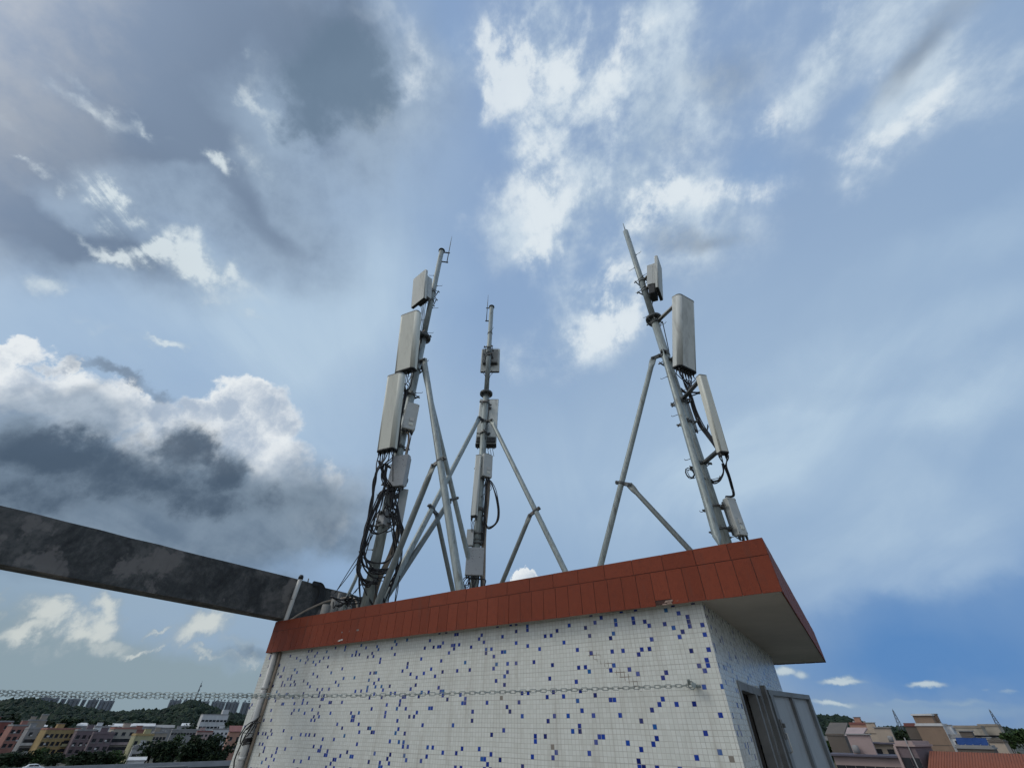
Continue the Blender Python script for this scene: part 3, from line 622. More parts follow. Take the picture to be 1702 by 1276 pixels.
MB().box(H0 - dx * 0.075 + dn * 0.02 + Vector((0, 0, (zt + zb) / 2 + .02)), (0.05, 0.07, zt - zb + .06), AX).build('hinge_post', 'door_frame', hut)

# ------------------------------------------------------------------ pipes on the left end of the front wall
p = MB(); p.tube([(-9.83, 5.785, ZD), (-9.83, 5.785, 1.19)], 0.058, 18)
pipe = p.build('drain_pipe', 'pvc_white', origin=(-9.83, 5.785, ZD)); tag(pipe, 'thick off-white drain pipe down the left end of the mosaic wall', 'pipe')
for zz in (0.55, -0.5, -1.3): MB().tube([(-9.83, 5.785, zz), (-9.83, 5.785, zz + 0.05)], 0.0625, 18).build('coupling', 'pvc_white', pipe)
MB().tube([(-9.70, 5.822, ZD), (-9.70, 5.822, 0.95), (-9.72, 5.822, 1.10), (-9.74, 5.822, 1.185)], 0.026, 12).build('thin_conduit', 'conduit_tan')
tag(bpy.data.objects['thin_conduit'], 'thin greyish conduit just right of the thick drain pipe on the mosaic wall', 'conduit')
v = MB(); v.tube([onY(475, 1030, 5.76) - Vector((0.01, 0, 0.12)), onY(475, 1030, 5.76), onY(488, 993, 5.75), onY(500, 960, 5.75)], 0.046, 14)
vp = v.build('vent_pipe', 'pvc_white', origin=onY(475, 1030, 5.76)); tag(vp, 'short white vent pipe with black cap standing at the left end of the red eave', 'pipe')
q = onY(500, 960, 5.75); MB().tube([q - Vector((0, 0, .03)), q + Vector((0, 0, .03)), q + Vector((0.0, 0, .06))], [0.054, 0.054, 0.035], 12).build('cap', 'black_sheet', vp)
MB().tube([onY(486.5, 997, 5.752), onY(487.3, 993.5, 5.752)], 0.052, 14).build('coupling', 'cable_grey', vp)
cb = MB(); pts = []
kx = -9.83
cb.tube(smooth_path([(-9.95, 5.82, 1.18), (-9.955, 5.81, 0.8), (-9.96, 5.81, 0.35), (-9.94, 5.80, 0.05), onY(432, 1190, 5.70), onY(420, 1203, 5.70), onY(408, 1222, 5.74), onY(399, 1240, 5.78), onY(390, 1262, 5.80), onY(384, 1290, 5.82), (-10.2, 5.83, ZD)], 5), 0.012, 8)
wc = cb.build('wall_cable', 'cable_black', origin=(-9.95, 5.82, 0)); tag(wc, 'black cable knotted round the thick drain pipe and trailing down the wall', 'cable')
lp = MB(); rr = random.Random(5)
for k in range(5):
    c = Vector((-9.83, 5.785, -0.20 - 0.02 * k)); a = rr.uniform(-.25, .25)
    lp.tube([c + Vector((math.cos(th) * 0.07, math.sin(th) * 0.07, a * 0.12 * math.cos(th))) for th in [2 * math.pi * i / 18 for i in range(18)]], 0.010, 6, closed=True)
for (x0, y0, x1, y1) in ((430, 1192, 405, 1228), (426, 1196, 398, 1222), (432, 1200, 410, 1212), (420, 1200, 399, 1235)):
    a = onY(x0, y0, 5.70); b = onY(x1, y1, 5.76); mm = (a + b) / 2 + Vector((rr.uniform(-.08, .08), -.03, rr.uniform(-.05, .05)))
    lp.tube(smooth_path([a, mm, b], 6), 0.010, 6)
lp.tube(smooth_path([onY(402, 1217, 5.72), onY(412, 1218, 5.70), onY(421, 1219, 5.72), onY(417, 1225, 5.72), onY(407, 1226, 5.74)], 5), 0.006, 6)
lp.build('knot', 'cable_black', wc)

# ------------------------------------------------------------------ stained concrete beam on the left
BX0, BX1 = -10.28, -9.85
def beamz(y): return 1.758 + 0.0 * y, 2.60
nseg = 26; b = MB(); br = random.Random(9)
ys = [-4.0 + (7.85 + 4.0) * i / nseg for i in range(nseg + 1)]
vs = []
for yy in ys:
    j = lambda a: br.uniform(-a, a)
    zt_ = 2.53 + 0.014 * (yy) if yy < 6.3 else 2.60 - 0.02 * (yy - 6.3) + j(.03)
    vs += [(BX0, yy, 1.80), (BX1 + j(.004), yy, 1.80 + j(.006)), (BX1 + j(.004), yy, zt_ + j(.006)), (BX0, yy, zt_)]
fs = []
for i in range(nseg):
    for k in range(4): fs.append((i * 4 + k, i * 4 + (k + 1) % 4, (i + 1) * 4 + (k + 1) % 4, (i + 1) * 4 + k))
fs += [(3, 2, 1, 0), tuple(nseg * 4 + k for k in range(4))]
b.add(vs, fs)
beam = b.build('concrete_beam', 'stained_concrete', origin=(-9.96, 2, 1.80)); tag(beam, 'long black-stained concrete beam running in from the left onto the hut roof', 'beam')
MB().span(-10.06, -9.87, 5.74, 7.80, ZT + 0.003, 1.797).build('bearing_pad', 'bare_concrete', beam)
# rags and pipes at the beam's far end
sh = MB(); g0 = [onX(520, 968, -9.80), onX(526, 966, -9.78), onX(533, 972, -9.79), onX(537, 985, -9.80)]
def ribbon(pts, wv, th=0.006):
    pts = smooth_path(pts, 5); mb = MB(); vs = []; n = len(pts)
    for p in pts: vs += [p - wv / 2, p + wv / 2, p + wv / 2 + Vector((0, th, th)), p - wv / 2 + Vector((0, th, th))]
    fs = []
    for i in range(n - 1):
        for k in range(4): fs.append((i * 4 + k, i * 4 + (k + 1) % 4, (i + 1) * 4 + (k + 1) % 4, (i + 1) * 4 + k))
    fs += [(3, 2, 1, 0), tuple((n - 1) * 4 + k for k in range(4))]
    mb.add(vs, fs); return mb
A = lambda x, y, X=-9.80: onX(x, y, X)
r1 = ribbon([A(523, 973), A(526, 967), A(531, 969), A(535, 976), A(536, 986), A(532, 998), A(528, 1006)], Vector((0.02, 0.16, 0.0)), 0.010)
o = r1.build('plastic_sheet', 'black_sheet', origin=A(528, 985)); tag(o, 'torn black plastic sheet draped over the far end of the concrete beam', 'plastic sheet')
MB().tube([A(511, 970), A(513, 961)], 0.014, 8).build('rebar_stub', 'bracket_steel', origin=A(511, 970)); tag(bpy.data.objects['rebar_stub'], 'short rusty bar sticking up from the beam beside the vent pipe', 'steel bar')
cd = MB().tube(smooth_path([onX(481, 1031, -9.70), onX(505, 1016, -9.70), onX(535, 1002, -9.65), onX(552, 997, -9.6), onX(565, 995, -9.3), onX(582, 993, -9.0), (-8.6, 6.6, 2.1), (-8.4, 6.7, ZRF)], 6), 0.022, 10).build('bent_conduit', 'conduit_tan', origin=(-9.7, 6, 1.8)); tag(cd, 'thin tan conduit bent along the hut roof in front of the beam', 'conduit')
cd = MB().tube([(-8.75, 6.72, ZRF), onD(571, 1014, 10.6), onD(578, 990, 10.5), onD(590, 965, 10.45), onD(600, 938, 10.4)], 0.036, 12).build('leaning_conduit', 'galvanised', origin=(-8.75, 6.72, ZRF)); tag(cd, 'slim grey conduit leaning up into the cable loops of the left mast', 'conduit')
# conduit stubs and clips in the clutter behind the eave
st = MB()
for (x, yb, yt, r_) in ((570, 1020, 998, .06), (577, 1016, 994, .035), (583, 1016, 1000, .05), (565, 1004, 985, .03), (557, 1008, 995, .07), (543, 1016, 1005, .09)):
    a = onD(x, yt, 10.9); st.tube([(a.x, a.y, ZRF), a], r_, 12)
o = st.build('pipe_stubs', 'bare_concrete', origin=onD(570, 1015, 10.9)); tag(o, 'cluster of short grey pipe stubs on the roof at the foot of the left mast', 'pipe stubs')
cl = MB(); rr = random.Random(12)
for k in range(16):
    a = onD(rr.uniform(548, 606), rr.uniform(990, 1008), 10.4); b_ = onD(rr.uniform(548, 606), rr.uniform(992, 1010), 10.3); mm = (a + b_) / 2 + Vector((0, 0, rr.uniform(-.1, .12)))
    cl.tube(smooth_path([a, mm, b_], 5), rr.choice((.008, .012, .016)), 6)
o = cl.build('roof_cables', 'cable_black', origin=onD(575, 1005, 10.4)); tag(o, 'tangle of black cables lying behind the eave left of the tall left mast', 'cables')

# ------------------------------------------------------------------ chain across the wall
LAMBDA = None
def chain(name, pxs, label, end_plane):
    pts = []
    A0 = Vector((-1.475, 5.80, 0)); B0 = onD(0, 1150, 9.0); B0.z = 0
    nd = Vector((B0.y - A0.y, -(B0.x - A0.x), 0)).normalized(); off = nd.dot(A0)
    for (x, y) in pxs:
        r = ray(x, y); pts.append(r * (off / nd.dot(r)))
    path = smooth_path(pts, 60); mb = MB(); acc = 0; last = path[0]; k = 0; pitch = 0.058
    for p in path[1:]:
        dv = p - last
        while dv.length >= pitch:
            t_ = dv.normalized(); c = last + t_ * pitch / 2; last = last + t_ * pitch
            side = Vector((0, 0, 1)) if k % 2 == 0 else t_.cross(Vector((0, 0, 1))).normalized()
            side = (side - t_ * side.dot(t_)).normalized()
            twist = rng.uniform(-.38, .38); s2 = t_.cross(side); side = side * math.cos(twist) + s2 * math.sin(twist)
            L, Wd_ = 0.076, 0.032; ring = []
            for i in range(14):
                th = 2 * math.pi * (i + .5) / 14; e = (L - Wd_) / 2
                ring.append(c + t_ * (math.cos(th) * Wd_ / 2 * 1.05 + (e if math.cos(th) > 0 else -e) + (0)) * 1.0 + side * math.sin(th) * Wd_ / 2)
            mb.tube(ring, 0.0033, 5, closed=True); k += 1; dv = p - last
    o = mb.build(name, 'chain_steel', origin=pts[0]); tag(o, label, 'chain'); return o
ch = chain('chain', [(1150, 1138.5), (1060, 1142), (942, 1146), (780, 1151), (640, 1154.5), (498, 1155.5), (380, 1153.5), (200, 1152), (0, 1148.5), (-160, 1142)], 'thin steel chain strung across the mosaic wall to a bolt near its right end', None)
ch2 = chain('chain', [(497, 1157.5), (380, 1158), (200, 1157.5), (0, 1154.5), (-160, 1149)], 'lower steel chain hanging just under the long one at the left of the picture', None)
q = onY(1150, 1138.5, 5.80)
bt = MB().tube([(q.x + .03, 5.853, q.z - 0.0), (q.x + .03, 5.76, q.z)], 0.014, 10).tube([(q.x + .03, 5.772, q.z), (q.x + .03, 5.758, q.z)], 0.028, 6)
bt.tube([Vector((q.x, 5.79, q.z)) + Vector((math.cos(t_) * .035, 0, math.sin(t_) * .035)) for t_ in [2 * math.pi * i / 14 for i in range(14)]], 0.006, 6, closed=True)
bt.bbox((q.x - .02, 5.78, q.z + .03), (.03, .03, .05), frame(-70, 20), .004).bbox((q.x + .07, 5.80, q.z - .01), (.05, .03, .03), frame(-80, 10), .004)
o = bt.build('wall_bolt', 'chain_steel', origin=(q.x + .03, 5.85, q.z)); tag(o, 'steel anchor bolt holding the chain on the mosaic wall', 'bolt')
e = onD(-160, 1142, 9.3)
pp = MB().tube([(e.x, e.y, ZD), (e.x, e.y, e.z + 0.12)], 0.03, 12).build('chain_post', 'galvanised', origin=(e.x, e.y, ZD)); tag(pp, 'short steel post holding the left end of the chain', 'post')

# ------------------------------------------------------------------ the three antenna masts
ML, MM, MR = Vector((-7.45, 5.95, 0)), Vector((-7.45, 9.34, 0)), Vector((-1.05, 9.18, 0))
DL, DM, DR = (math.hypot(m.x, m.y) for m in (ML, MM, MR))
ZTOP, ZFL = 14.5, 9.5
Zu = Vector((0, 0, 1))
def plate(mb, a, b, w, th, nrm=Vector((0, 0, 1))):
    a, b = Vector(a), Vector(b); t = (b - a).normalized(); n = (nrm - t * nrm.dot(t)).normalized(); s = t.cross(n)
    mb.bbox((a + b) / 2, ((b - a).length, w, th), (t, s, n), min(w, th) * 0.2, 1); return mb
def ring(mb, c, r, h, seg=24, z=Zu):
    c = Vector(c); mb.tube([c - z * h / 2, c + z * h / 2], r, seg); return mb
def flat_tube(mb, a, b, r, side, flat0=True, flat1=True, fl=0.30, seg=14):
    """round tube whose ends are hammered flat for a bolt"""
    a, b = Vector(a), Vector(b); L = (b - a).length; t = (b - a).normalized(); s = Vector(side); s = (s - t * s.dot(t)).normalized(); w = t.cross(s)
    st = []
    for d, ku, kw in ((0, .22 if flat0 else 1, 1.35 if flat0 else 1), (fl * .55, .25 if flat0 else 1, 1.33 if flat0 else 1), (fl, 1, 1), (L / 2, 1, 1), (L - fl, 1, 1), (L - fl * .55, .25 if flat1 else 1, 1.33 if flat1 else 1), (L, .22 if flat1 else 1, 1.35 if flat1 else 1)):
        st.append((a + t * d, ku * r, kw * r))
    vs = []
    for c, u, v in st:
        for k in range(seg):
            th = 2 * math.pi * k / seg; vs.append(c + s * math.cos(th) * u + w * math.sin(th) * v)
    fs = []
    for i in range(len(st) - 1):
        for k in range(seg): fs.append((i * seg + k, i * seg + (k + 1) % seg, (i + 1) * seg + (k + 1) % seg, (i + 1) * seg + k))
    mb.add(vs, fs, True); o = len(mb.v) - len(vs)
    mb.f.append(tuple(o + k for k in reversed(range(seg)))); mb.sm.append(False)
    mb.f.append(tuple(o + (len(st) - 1) * seg + k for k in range(seg))); mb.sm.append(False)
    return mb
def bolt(mb, c, ax, L=0.12, r=0.014):
    c = Vector(c); ax = Vector(ax).normalized(); mb.tube([c - ax * L / 2, c + ax * L / 2], r, 6); mb.tube([c - ax * L / 2, c - ax * (L / 2 - .025)], r * 1.9, 6); mb.tube([c + ax * (L / 2 - .025), c + ax * L / 2], r * 1.9, 6); return mb

def mast(base, label, sidevec, rod_dir, skip=()):
    root = thing('antenna_mast', (base.x, base.y, ZRF), label, 'mast', 'antenna masts on the hut roof')
    b = base
    MB().tube([b + Zu * ZRF, b + Zu * 9.46], 0.112, 26).build('lower_pole', 'galvanised', root)
    up = MB().tube([b + Zu * 9.54, b + Zu * ZTOP], 0.092, 24)
    up.build('upper_pole', 'galvanised', root)
    fl = MB(); ring(fl, b + Zu * 9.475, 0.235, 0.03, 28); ring(fl, b + Zu * 9.512, 0.235, 0.03, 28)
    fl.tube([b + Zu * 9.527, b + Zu * 9.60], [0.13, 0.10], 24)
    fo = fl.build('flange', 'bracket_steel', root)
    gs = MB()
    for k in range(8):
        th = 2 * math.pi * k / 8 + .2; dv = Vector((math.cos(th), math.sin(th), 0))
        bolt(gs, b + dv * 0.185 + Zu * 9.495, Zu, 0.13, 0.014)
        sd = Vector((-dv.y, dv.x, 0)) * .006
        p = [b + dv * .105 + Zu * 9.46, b + dv * .22 + Zu * 9.46, b + dv * .105 + Zu * 9.30]
        gs.add([q - sd for q in p] + [q + sd for q in p], [(0, 2, 1), (3, 4, 5), (0, 1, 4, 3), (1, 2, 5, 4), (2, 0, 3, 5)])
    gs.build('flange_bolts', 'bracket_steel', fo)
    bp = MB(); bp.bbox(b + Zu * (ZRF + .015), (0.5, 0.5, 0.03), None, .004, 1); bp.build('base_plate', 'galvanised_dark', root)
    sv = Vector(sidevec).normalized(); z = 2.3; k = 0
    while z < 13.4:
        if not any(a < z < c for a, c in skip):
            s_ = sv * (1 if k % 2 == 0 else -1); r0 = 0.11 if z < 9.4 else 0.09
            stp = MB().tube([b + Zu * z + s_ * (r0 - .02), b + Zu * z + s_ * (r0 + .17), b + Zu * (z + .012) + s_ * (r0 + .19), b + Zu * (z + .04) + s_ * (r0 + .197)], 0.0075, 7)
            ring(stp, b + Zu * z + s_ * (r0 + .004), .02, .04, 8, s_)
            stp.build('step_bolt', 'bracket_steel', root)
        z += 0.62; k += 1
    return root
def cap_and_rod(root, base, dv, zr0, zr1, off=0.19):
    MB().tube([base + Zu * (ZTOP - .04), base + Zu * (ZTOP + .005)], 0.125, 24).build('pole_cap', 'dark_cap', root)
    dv = Vector(dv).normalized(); c = base + dv * (0.092 + off)
    rod = MB().tube([c + Zu * zr0, c + Zu * (zr1 - .5), c + Zu * zr1], [.018, .014, .006], 8)
    ro = rod.build('lightning_rod', 'galvanised_dark', root)
    for zz in (ZTOP - 0.10, zr0 + .04):
        plate(MB(), base + Zu * zz + dv * .06, c + Zu * zz + dv * .05, .05, .03).build('rod_bracket', 'bracket_steel', ro)
def brace(root, base, top, foot, side, r=0.070, arm=0.22, flat_foot=False):
    """stay tube from a collar on the mast down to the roof"""
    top, foot = Vector(top), Vector(foot); d = Vector((foot.x - base.x, foot.y - base.y, 0)).normalized()
    br = flat_tube(MB(), top, foot, r, side, True, flat_foot).build('brace', 'galvanised', root)
    cl = MB(); ring(cl, base + Zu * (top.z + .02), 0.124, .07, 24)
    plate(cl, base + d * .11 + Zu * (top.z + .03), top + d * .05 + Zu * .03, .012, .09, Zu.cross(d).normalized())
    s = Vector(side).normalized(); plate(cl, base + d * .10 + s * .022 + Zu * (top.z + .02), top + d * .05 + s * .022 + Zu * .02, .10, .012, s)
    plate(cl, base + d * .10 - s * .022 + Zu * (top.z + .02), top + d * .05 - s * .022 + Zu * .02, .10, .012, s)
    bolt(cl, top + Zu * .01, s, .14); bolt(cl, base + d * .155 + Zu * (top.z + .02), s, .14)
    cl.build('brace_clamp', 'bracket_steel', br)
    return br
def strut(root, on_a, on_b, f, foot, side, r=0.058, away=None):
    """secondary stay clamped part-way up a brace"""
    a = Vector(on_a).lerp(Vector(on_b), f); t = (Vector(on_b) - Vector(on_a)).normalized(); s = Vector(side).normalized()
    dv = (Vector(foot) - a); dv = (dv - t * dv.dot(t)).normalized()
    top = a + dv * 0.20
    st = flat_tube(MB(), top, foot, r, side, True, False).build('strut', 'galvanised_dark', root)
    cl = MB(); ring(cl, a, .080, .07, 18, t)
    for k in (-1, 1): plate(cl, a - dv * .15 + s * .022 * k, top + dv * .05 + s * .022 * k, .085, .012, s)
    bolt(cl, top, s, .12); bolt(cl, a - dv * .12, s, .12)
    cl.build('strut_clamp', 'bracket_steel', st); return st
XA, YA = Vector((1, 0, 0)), Vector((0, 1, 0))

# left mast
pl = mast(ML, 'tall left mast wrapped in black cable loops, three pale antennas facing the viewer', (0.83, 0.56, 0), None, ((4.4, 5.5), (6.0, 6.8)))
cap_and_rod(pl, ML, (0.75, 0.66, 0), 13.72, 15.62)
def pln(pt, axis, val, x, y): return onX(x, y, val) if axis == 'x' else onY(x, y, val)
LA0 = ML + XA * 0.26 + Zu * 8.40; fa = onY(765, 983, ML.y); LAf = LA0 + (fa - LA0) * ((LA0.z - ZRF) / (LA0.z - fa.z))
brace(pl, ML, LA0, LAf, YA, r=0.078)
LB0 = ML + YA * 0.26 + Zu * 8.35; fb = onX(790, 975, ML.x); LBf = LB0 + (fb - LB0) * ((LB0.z - ZRF) / (LB0.z - fb.z))
brace(pl, ML, LB0, LBf, XA, r=0.070)
def frac(a, b, p, q=None):
    a, b = Vector(a), Vector(b); return max(0.05, min(.95, (a.z - p.z) / (a.z - b.z)))
s1 = onY(731, 766, ML.y); f1 = onY(628, 1005, ML.y); f1b = s1 + (f1 - s1) * ((s1.z - ZRF) / (s1.z - f1.z))
strut(pl, LA0, LAf, frac(LA0, LAf, s1), f1b, YA, r=.066)
s2 = onX(752, 827, ML.x); f2 = onX(637, 1000, ML.x); f2b = s2 + (f2 - s2) * ((s2.z - ZRF) / (s2.z - f2.z))
strut(pl, LB0, LBf, frac(LB0, LBf, s2), f2b, XA, r=.068)

# middle mast
pm = mast(MM, 'slim mast farthest back in the middle, its antennas turned away', (-0.9, 0.44, 0), None, ((2.9, 4.4), (5.8, 7.3)))
cap_and_rod(pm, MM, (-0.8, -0.6, 0), 13.50, 15.34, 0.10)
MA0 = MM - YA * 0.30 + Zu * 8.22; fa = onX(637, 1000, MM.x); MAf = MA0 + (fa - MA0) * ((MA0.z - ZRF) / (MA0.z - fa.z))
brace(pm, MM, MA0, MAf, XA)
MB0 = MM + XA * 0.30 + Zu * 8.18; fb = onY(940, 950, MM.y); MBf = MB0 + (fb - MB0) * ((MB0.z - ZRF) / (MB0.z - fb.z))
brace(pm, MM, MB0, MBf, YA)
s1 = onY(893, 848, MM.y); f1 = onY(838, 970, MM.y); f1b = s1 + (f1 - s1) * ((s1.z - ZRF) / (s1.z - f1.z))
strut(pm, MB0, MBf, frac(MB0, MBf, s1), f1b, YA)
s2 = onX(720, 846, MM.x); f2 = onX(752, 985, MM.x); f2b = s2 + (f2 - s2) * ((s2.z - ZRF) / (s2.z - f2.z))
strut(pm, MA0, MAf, frac(MA0, MAf, s2), f2b, XA)

# right mast
pr = mast(MR, 'right-hand mast with a spike straight on its top and two stays', (-0.99, 0.1, 0), None, ((7.4, 8.6),))
MB().tube([MR + Zu * ZTOP, MR + Zu * 14.62, MR + Zu * 15.12], [.05, .022, .008], 10).build('lightning_rod', 'galvanised_dark', pr)
RA0 = MR - XA * 0.34 + Zu * 8.02; fa = onY(998, 940, MR.y); RAf = RA0 + (fa - RA0) * ((RA0.z - ZRF) / (RA0.z - fa.z))
brace(pr, MR, RA0, RAf, YA)
s1 = onY(1033, 803, MR.y); f1 = onY(1142, 915, MR.y); f1b = s1 + (f1 - s1) * ((s1.z - ZRF) / (s1.z - f1.z))
strut(pr, RA0, RAf, frac(RA0, RAf, s1), f1b, YA)
RB0 = MR - YA * 0.22 + Zu * 7.95; RBf = Vector((-1.07, 8.33, 2.42))
brace(pr, MR, RB0, RBf, YA * .2 + XA, r=0.076, flat_foot=True)
pd = MB().bbox((-1.07, 8.33, (ZRF + 2.45) / 2), (0.34, 0.34, 2.45 - ZRF), None, .02, 1).build('stay_plinth', 'bare_concrete', origin=(-1.07, 8.33, ZRF)); tag(pd, 'concrete plinth on the roof under the front stay of the right mast', 'plinth')

# ------------------------------------------------------------------ antennas and radio units
def arms(mb, mastv, pts, up, r_coll=0.125):
    for p, zz in pts:
        c = Vector((mastv.x, mastv.y, zz)); ring(mb, c, r_coll, .06, 22)
        d = Vector((p.x - c.x, p.y - c.y, 0)); L = d.length; mb.tube([c, Vector(p)], .028, 8); d = d.normalized() if L > 1e-4 else Vector((1, 0, 0)); s = Zu.cross(d)
        for k in (-1, 1): plate(mb, c + d * .10 + s * .045 * k, Vector(p) + s * .045 * k, .012 if False else .05, .012, s)
        for k in (-1, 1): bolt(mb, c - d * .02 + s * .15 * k, d, .34, .011)
        plate(mb, c - d * .135 + s * -.19, c - d * .135 + s * .19, .06, .022, d); plate(mb, c + d * .135 + s * -.19, c + d * .135 + s * .19, .06, .022, d)
    return mb
def panel(label, mastv, c, yaw, w, h, d, tilt, mat='radome', rf=None, ncon=8, name='panel_antenna', attach=True, z_att=None, front=True, up_r=0.125):
    r, n, u = frame(yaw, tilt); c = Vector(c); bot = c - u * h / 2; rf = rf or d * 0.42
    root = thing(name, bot, label, 'panel antenna', 'panel antennas on the masts')
    prof = rrect(w, d, rf, min(.03, d * .2), 5)
    AXF = (r, n, u)
    MB().prism(prof, c, AXF, -h / 2 + .03, h / 2 - .02).build('radome', mat, root)
    p2 = [(x * 1.012, (y + d / 2) * 1.03 - d / 2) for x, y in prof]
    MB().prism(p2, c, AXF, h / 2 - .02, h / 2 + .008).build('end_cap', 'radio_fin', root)
    MB().prism(p2, c, AXF, -h / 2, -h / 2 + .03).build('end_cap', 'dark_cap', root)
    MB().bbox(c - n * (d + .002) - u * h * .3, (w * .3, .006, .10), AXF, .001, 1).build('name_plate', 'bracket_steel', root)
    cn = MB(); con = []
    for k in range(ncon):
        x = (k % ((ncon + 1) // 2) - ((ncon + 1) // 2 - 1) / 2) * (w * .78 / max(1, (ncon + 1) // 2 - 1) if ncon > 2 else .06); y = -d * (.34 if k < (ncon + 1) // 2 else .68)
        q = c + r * x + n * y - u * h / 2; con.append(q - u * .10); MB().tube([q, q - u * .06, q - u * .10], [.022, .022, .012], 8).build('connector', 'dark_cap', root)
    if attach:
        bb = MB(); back = lambda zz: c - n * d + u * ((zz - c.z) / max(.3, u.z))
        arms(bb, mastv, [(back(zz), zz) for zz in (z_att or (c.z + h * .36, c.z - h * .40))], u, up_r)
        bb.box(c - n * (d + .008) - u * h * .02, (.05, .02, h * .84), AXF)
        bb.build('mounting_bracket', 'bracket_steel', root)
        bk = MB()
        for zz in (z_att or (c.z + h * .36, c.z - h * .40)): bk.bbox(back(zz) - n * .02, (min(w * .6, .22), .05, .12), AXF, .006, 1)
        bk.build('back_plate', 'bracket_steel', root)
    return root, con, AXF
def active(label, mastv, c, yaw, w, h, tilt, dr=0.10, dh=0.22, hw=.8, hz=(-.30, .38), back=False):
    """active antenna: thin flat radome with a finned radio body behind it"""
    r, n, u = frame(yaw, tilt); c = Vector(c)
    if back: c = c + n * (dr + dh)      # c was the centre of the back
    root = thing('active_antenna', c - u * h / 2, label, 'active antenna', 'active antennas at the mast tops'); AXF = (r, n, u)
    prof = rrect(w, dr, .03, .015, 3)
    MB().prism(prof, c, AXF, -h / 2, h / 2).build('radome', 'radome_aged', root)
    e = MB(); e.prism([(x * .94, (y + dr / 2) * .86 - dr / 2) for x, y in prof], c, AXF, -h / 2 - .012, -h / 2 + .004).build('end_cap', 'dark_cap', root)
    z0, z1 = hz[0] * h, hz[1] * h
    hb = MB(); hb.bbox(c - n * (dr + .045) + u * (z0 + z1) / 2, (w * hw, .09, z1 - z0), AXF, .012, 1)
    bo = hb.build('radio_body', 'radio_grey', root)
    fn = MB(); nf = 17
    for k in range(nf):
        x = (k / (nf - 1) - .5) * w * hw * .96
        fn.box(c - n * (dr + .09 + (dh - .09) / 2) + r * x + u * (z0 + z1) / 2, (.012, dh - .09, (z1 - z0) * .96), AXF)
    fn.build('cooling_fins', 'radio_grey', bo)
    cn = MB(); con = []
    cn.bbox(c - n * (dr + dh * .45) + u * (z0 - .02), (w * hw * .85, dh * .62, .05), AXF, .008, 1)
    cb_ = cn.build('cable_bay', 'dark_cap', bo)
    for x in (-.28, -.12, .12, .28): con.append(c - n * (dr + dh * .5) + r * x * w * hw + u * (z0 - .05))
    bb = MB(); arms(bb, mastv, [(c - n * (dr + dh) + u * ((zz - c.z)), zz) for zz in (c.z + h * .18, c.z - h * .16)], u, .105); bb.build('mounting_bracket', 'bracket_steel', root)
    return root, con, AXF
def radio(label, mastv, c, yaw, w, h, d, mat='radio_grey', handle=True, name='radio_unit', ports=6, detail=True, bracket=True):
    r, n, u = frame(yaw); c = Vector(c); AXF = (r, n, u)
    root = thing(name, c - u * h / 2, label, 'radio unit', 'radio units on the masts')
    MB().bbox(c - n * d / 2, (w, d, h), AXF, .014, 2).build('body', mat, root)
    fn = MB(); nf = 13
    for k in range(nf): fn.box(c - n * (d + .025) + r * (k / (nf - 1) - .5) * w * .92, (.010, .05, h * .9), AXF)
    fn.build('cooling_fins', 'radio_fin', root)
    if detail:
        dp = MB(); dp.bbox(c + n * .006 + r * w * .08 - u * h * .14, (w * .34, .014, h * .13), AXF, .003, 1).build('cover_plate', 'pvc_white', root)
        dp = MB(); dp.bbox(c + n * .006 + r * w * .08 - u * h * .31, (w * .34, .014, h * .10), AXF, .003, 1).build('cover_plate', 'radome', root)
        for sx in (-.42, .42):
            for sz in (-.44, .44): MB().tube([c + r * sx * w + u * sz * h - n * .003, c + r * sx * w + u * sz * h + n * .008], .010, 8).build('screw', 'bracket_steel', root)
    if handle:
        hs = MB(); t0 = c - n * d * .5 + u * h / 2
        hs.tube([t0 - r * w * .42 - u * .01, t0 - r * w * .42 + u * .06, t0 + r * w * .42 + u * .06, t0 + r * w * .42 - u * .01], .010, 8).build('handle', 'bracket_steel', root)
    con = []; cn = MB()
    for k in range(ports):
        q = c - n * d * (.3 + .35 * (k % 2)) + r * (k / max(1, ports - 1) - .5) * w * .8 - u * h / 2; con.append(q - u * .08); MB().tube([q + u * .005, q - u * .05, q - u * .08], [.024, .024, .014], 8).build('connector', 'dark_cap', root)
    if bracket:
        bb = MB(); arms(bb, mastv, [(c - n * (d + .04) + u * zz, c.z + zz) for zz in (h * .3, -h * .3)], u); bb.box(c - n * (d + .035), (.06, .03, h * .7), AXF); bb.build('mounting_bracket', 'bracket_steel', root)
    return root, con, AXF

A1, c1, _ = active('small square antenna topmost on the left mast, flat face towards the viewer', ML, (-7.58, 5.40, 11.57), 263.1, .69, 1.39, 7.8, .11, .26, .80, (-.34, .40))
A2, c2, _ = panel('wide pale panel antenna in the middle of the left mast above the slim one', ML, (-7.45, 5.33, 8.87), 280, .66, 2.16, .24, 9.2, z_att=(9.62, 8.10), rf=.10)
A3, c3, f3 = panel('long slim pale panel antenna lowest on the left mast, cables pouring from its foot', ML, (-7.39, 5.31, 6.25), 281, .50, 2.22, .20, 8.0, z_att=(7.15, 5.45), rf=.09)
U1, cu1, _ = radio('light grey radio box with two small plates and a top handle, on the left mast', ML, (-7.15, 5.86, 6.30), 331.8, .332, .83, .20)
U2, cu2, _ = radio('rust-speckled grey radio box on the left mast, above the thick of the cables', ML, tuple(onD(661, 781, DL - .34)), 288, .42, .82, .14, 'radio_speckled', False, detail=False, ports=8)
q3 = onD(667, 840, DL - .05)
U3, cu3, _ = radio('narrow radio box low on the left mast, half hidden by hanging cables', ML, (q3.x, q3.y, q3.z), 320, .20, .85, .14, 'radio_grey', False, detail=False, ports=3)
q4 = onD(632, 860, DL - .12)
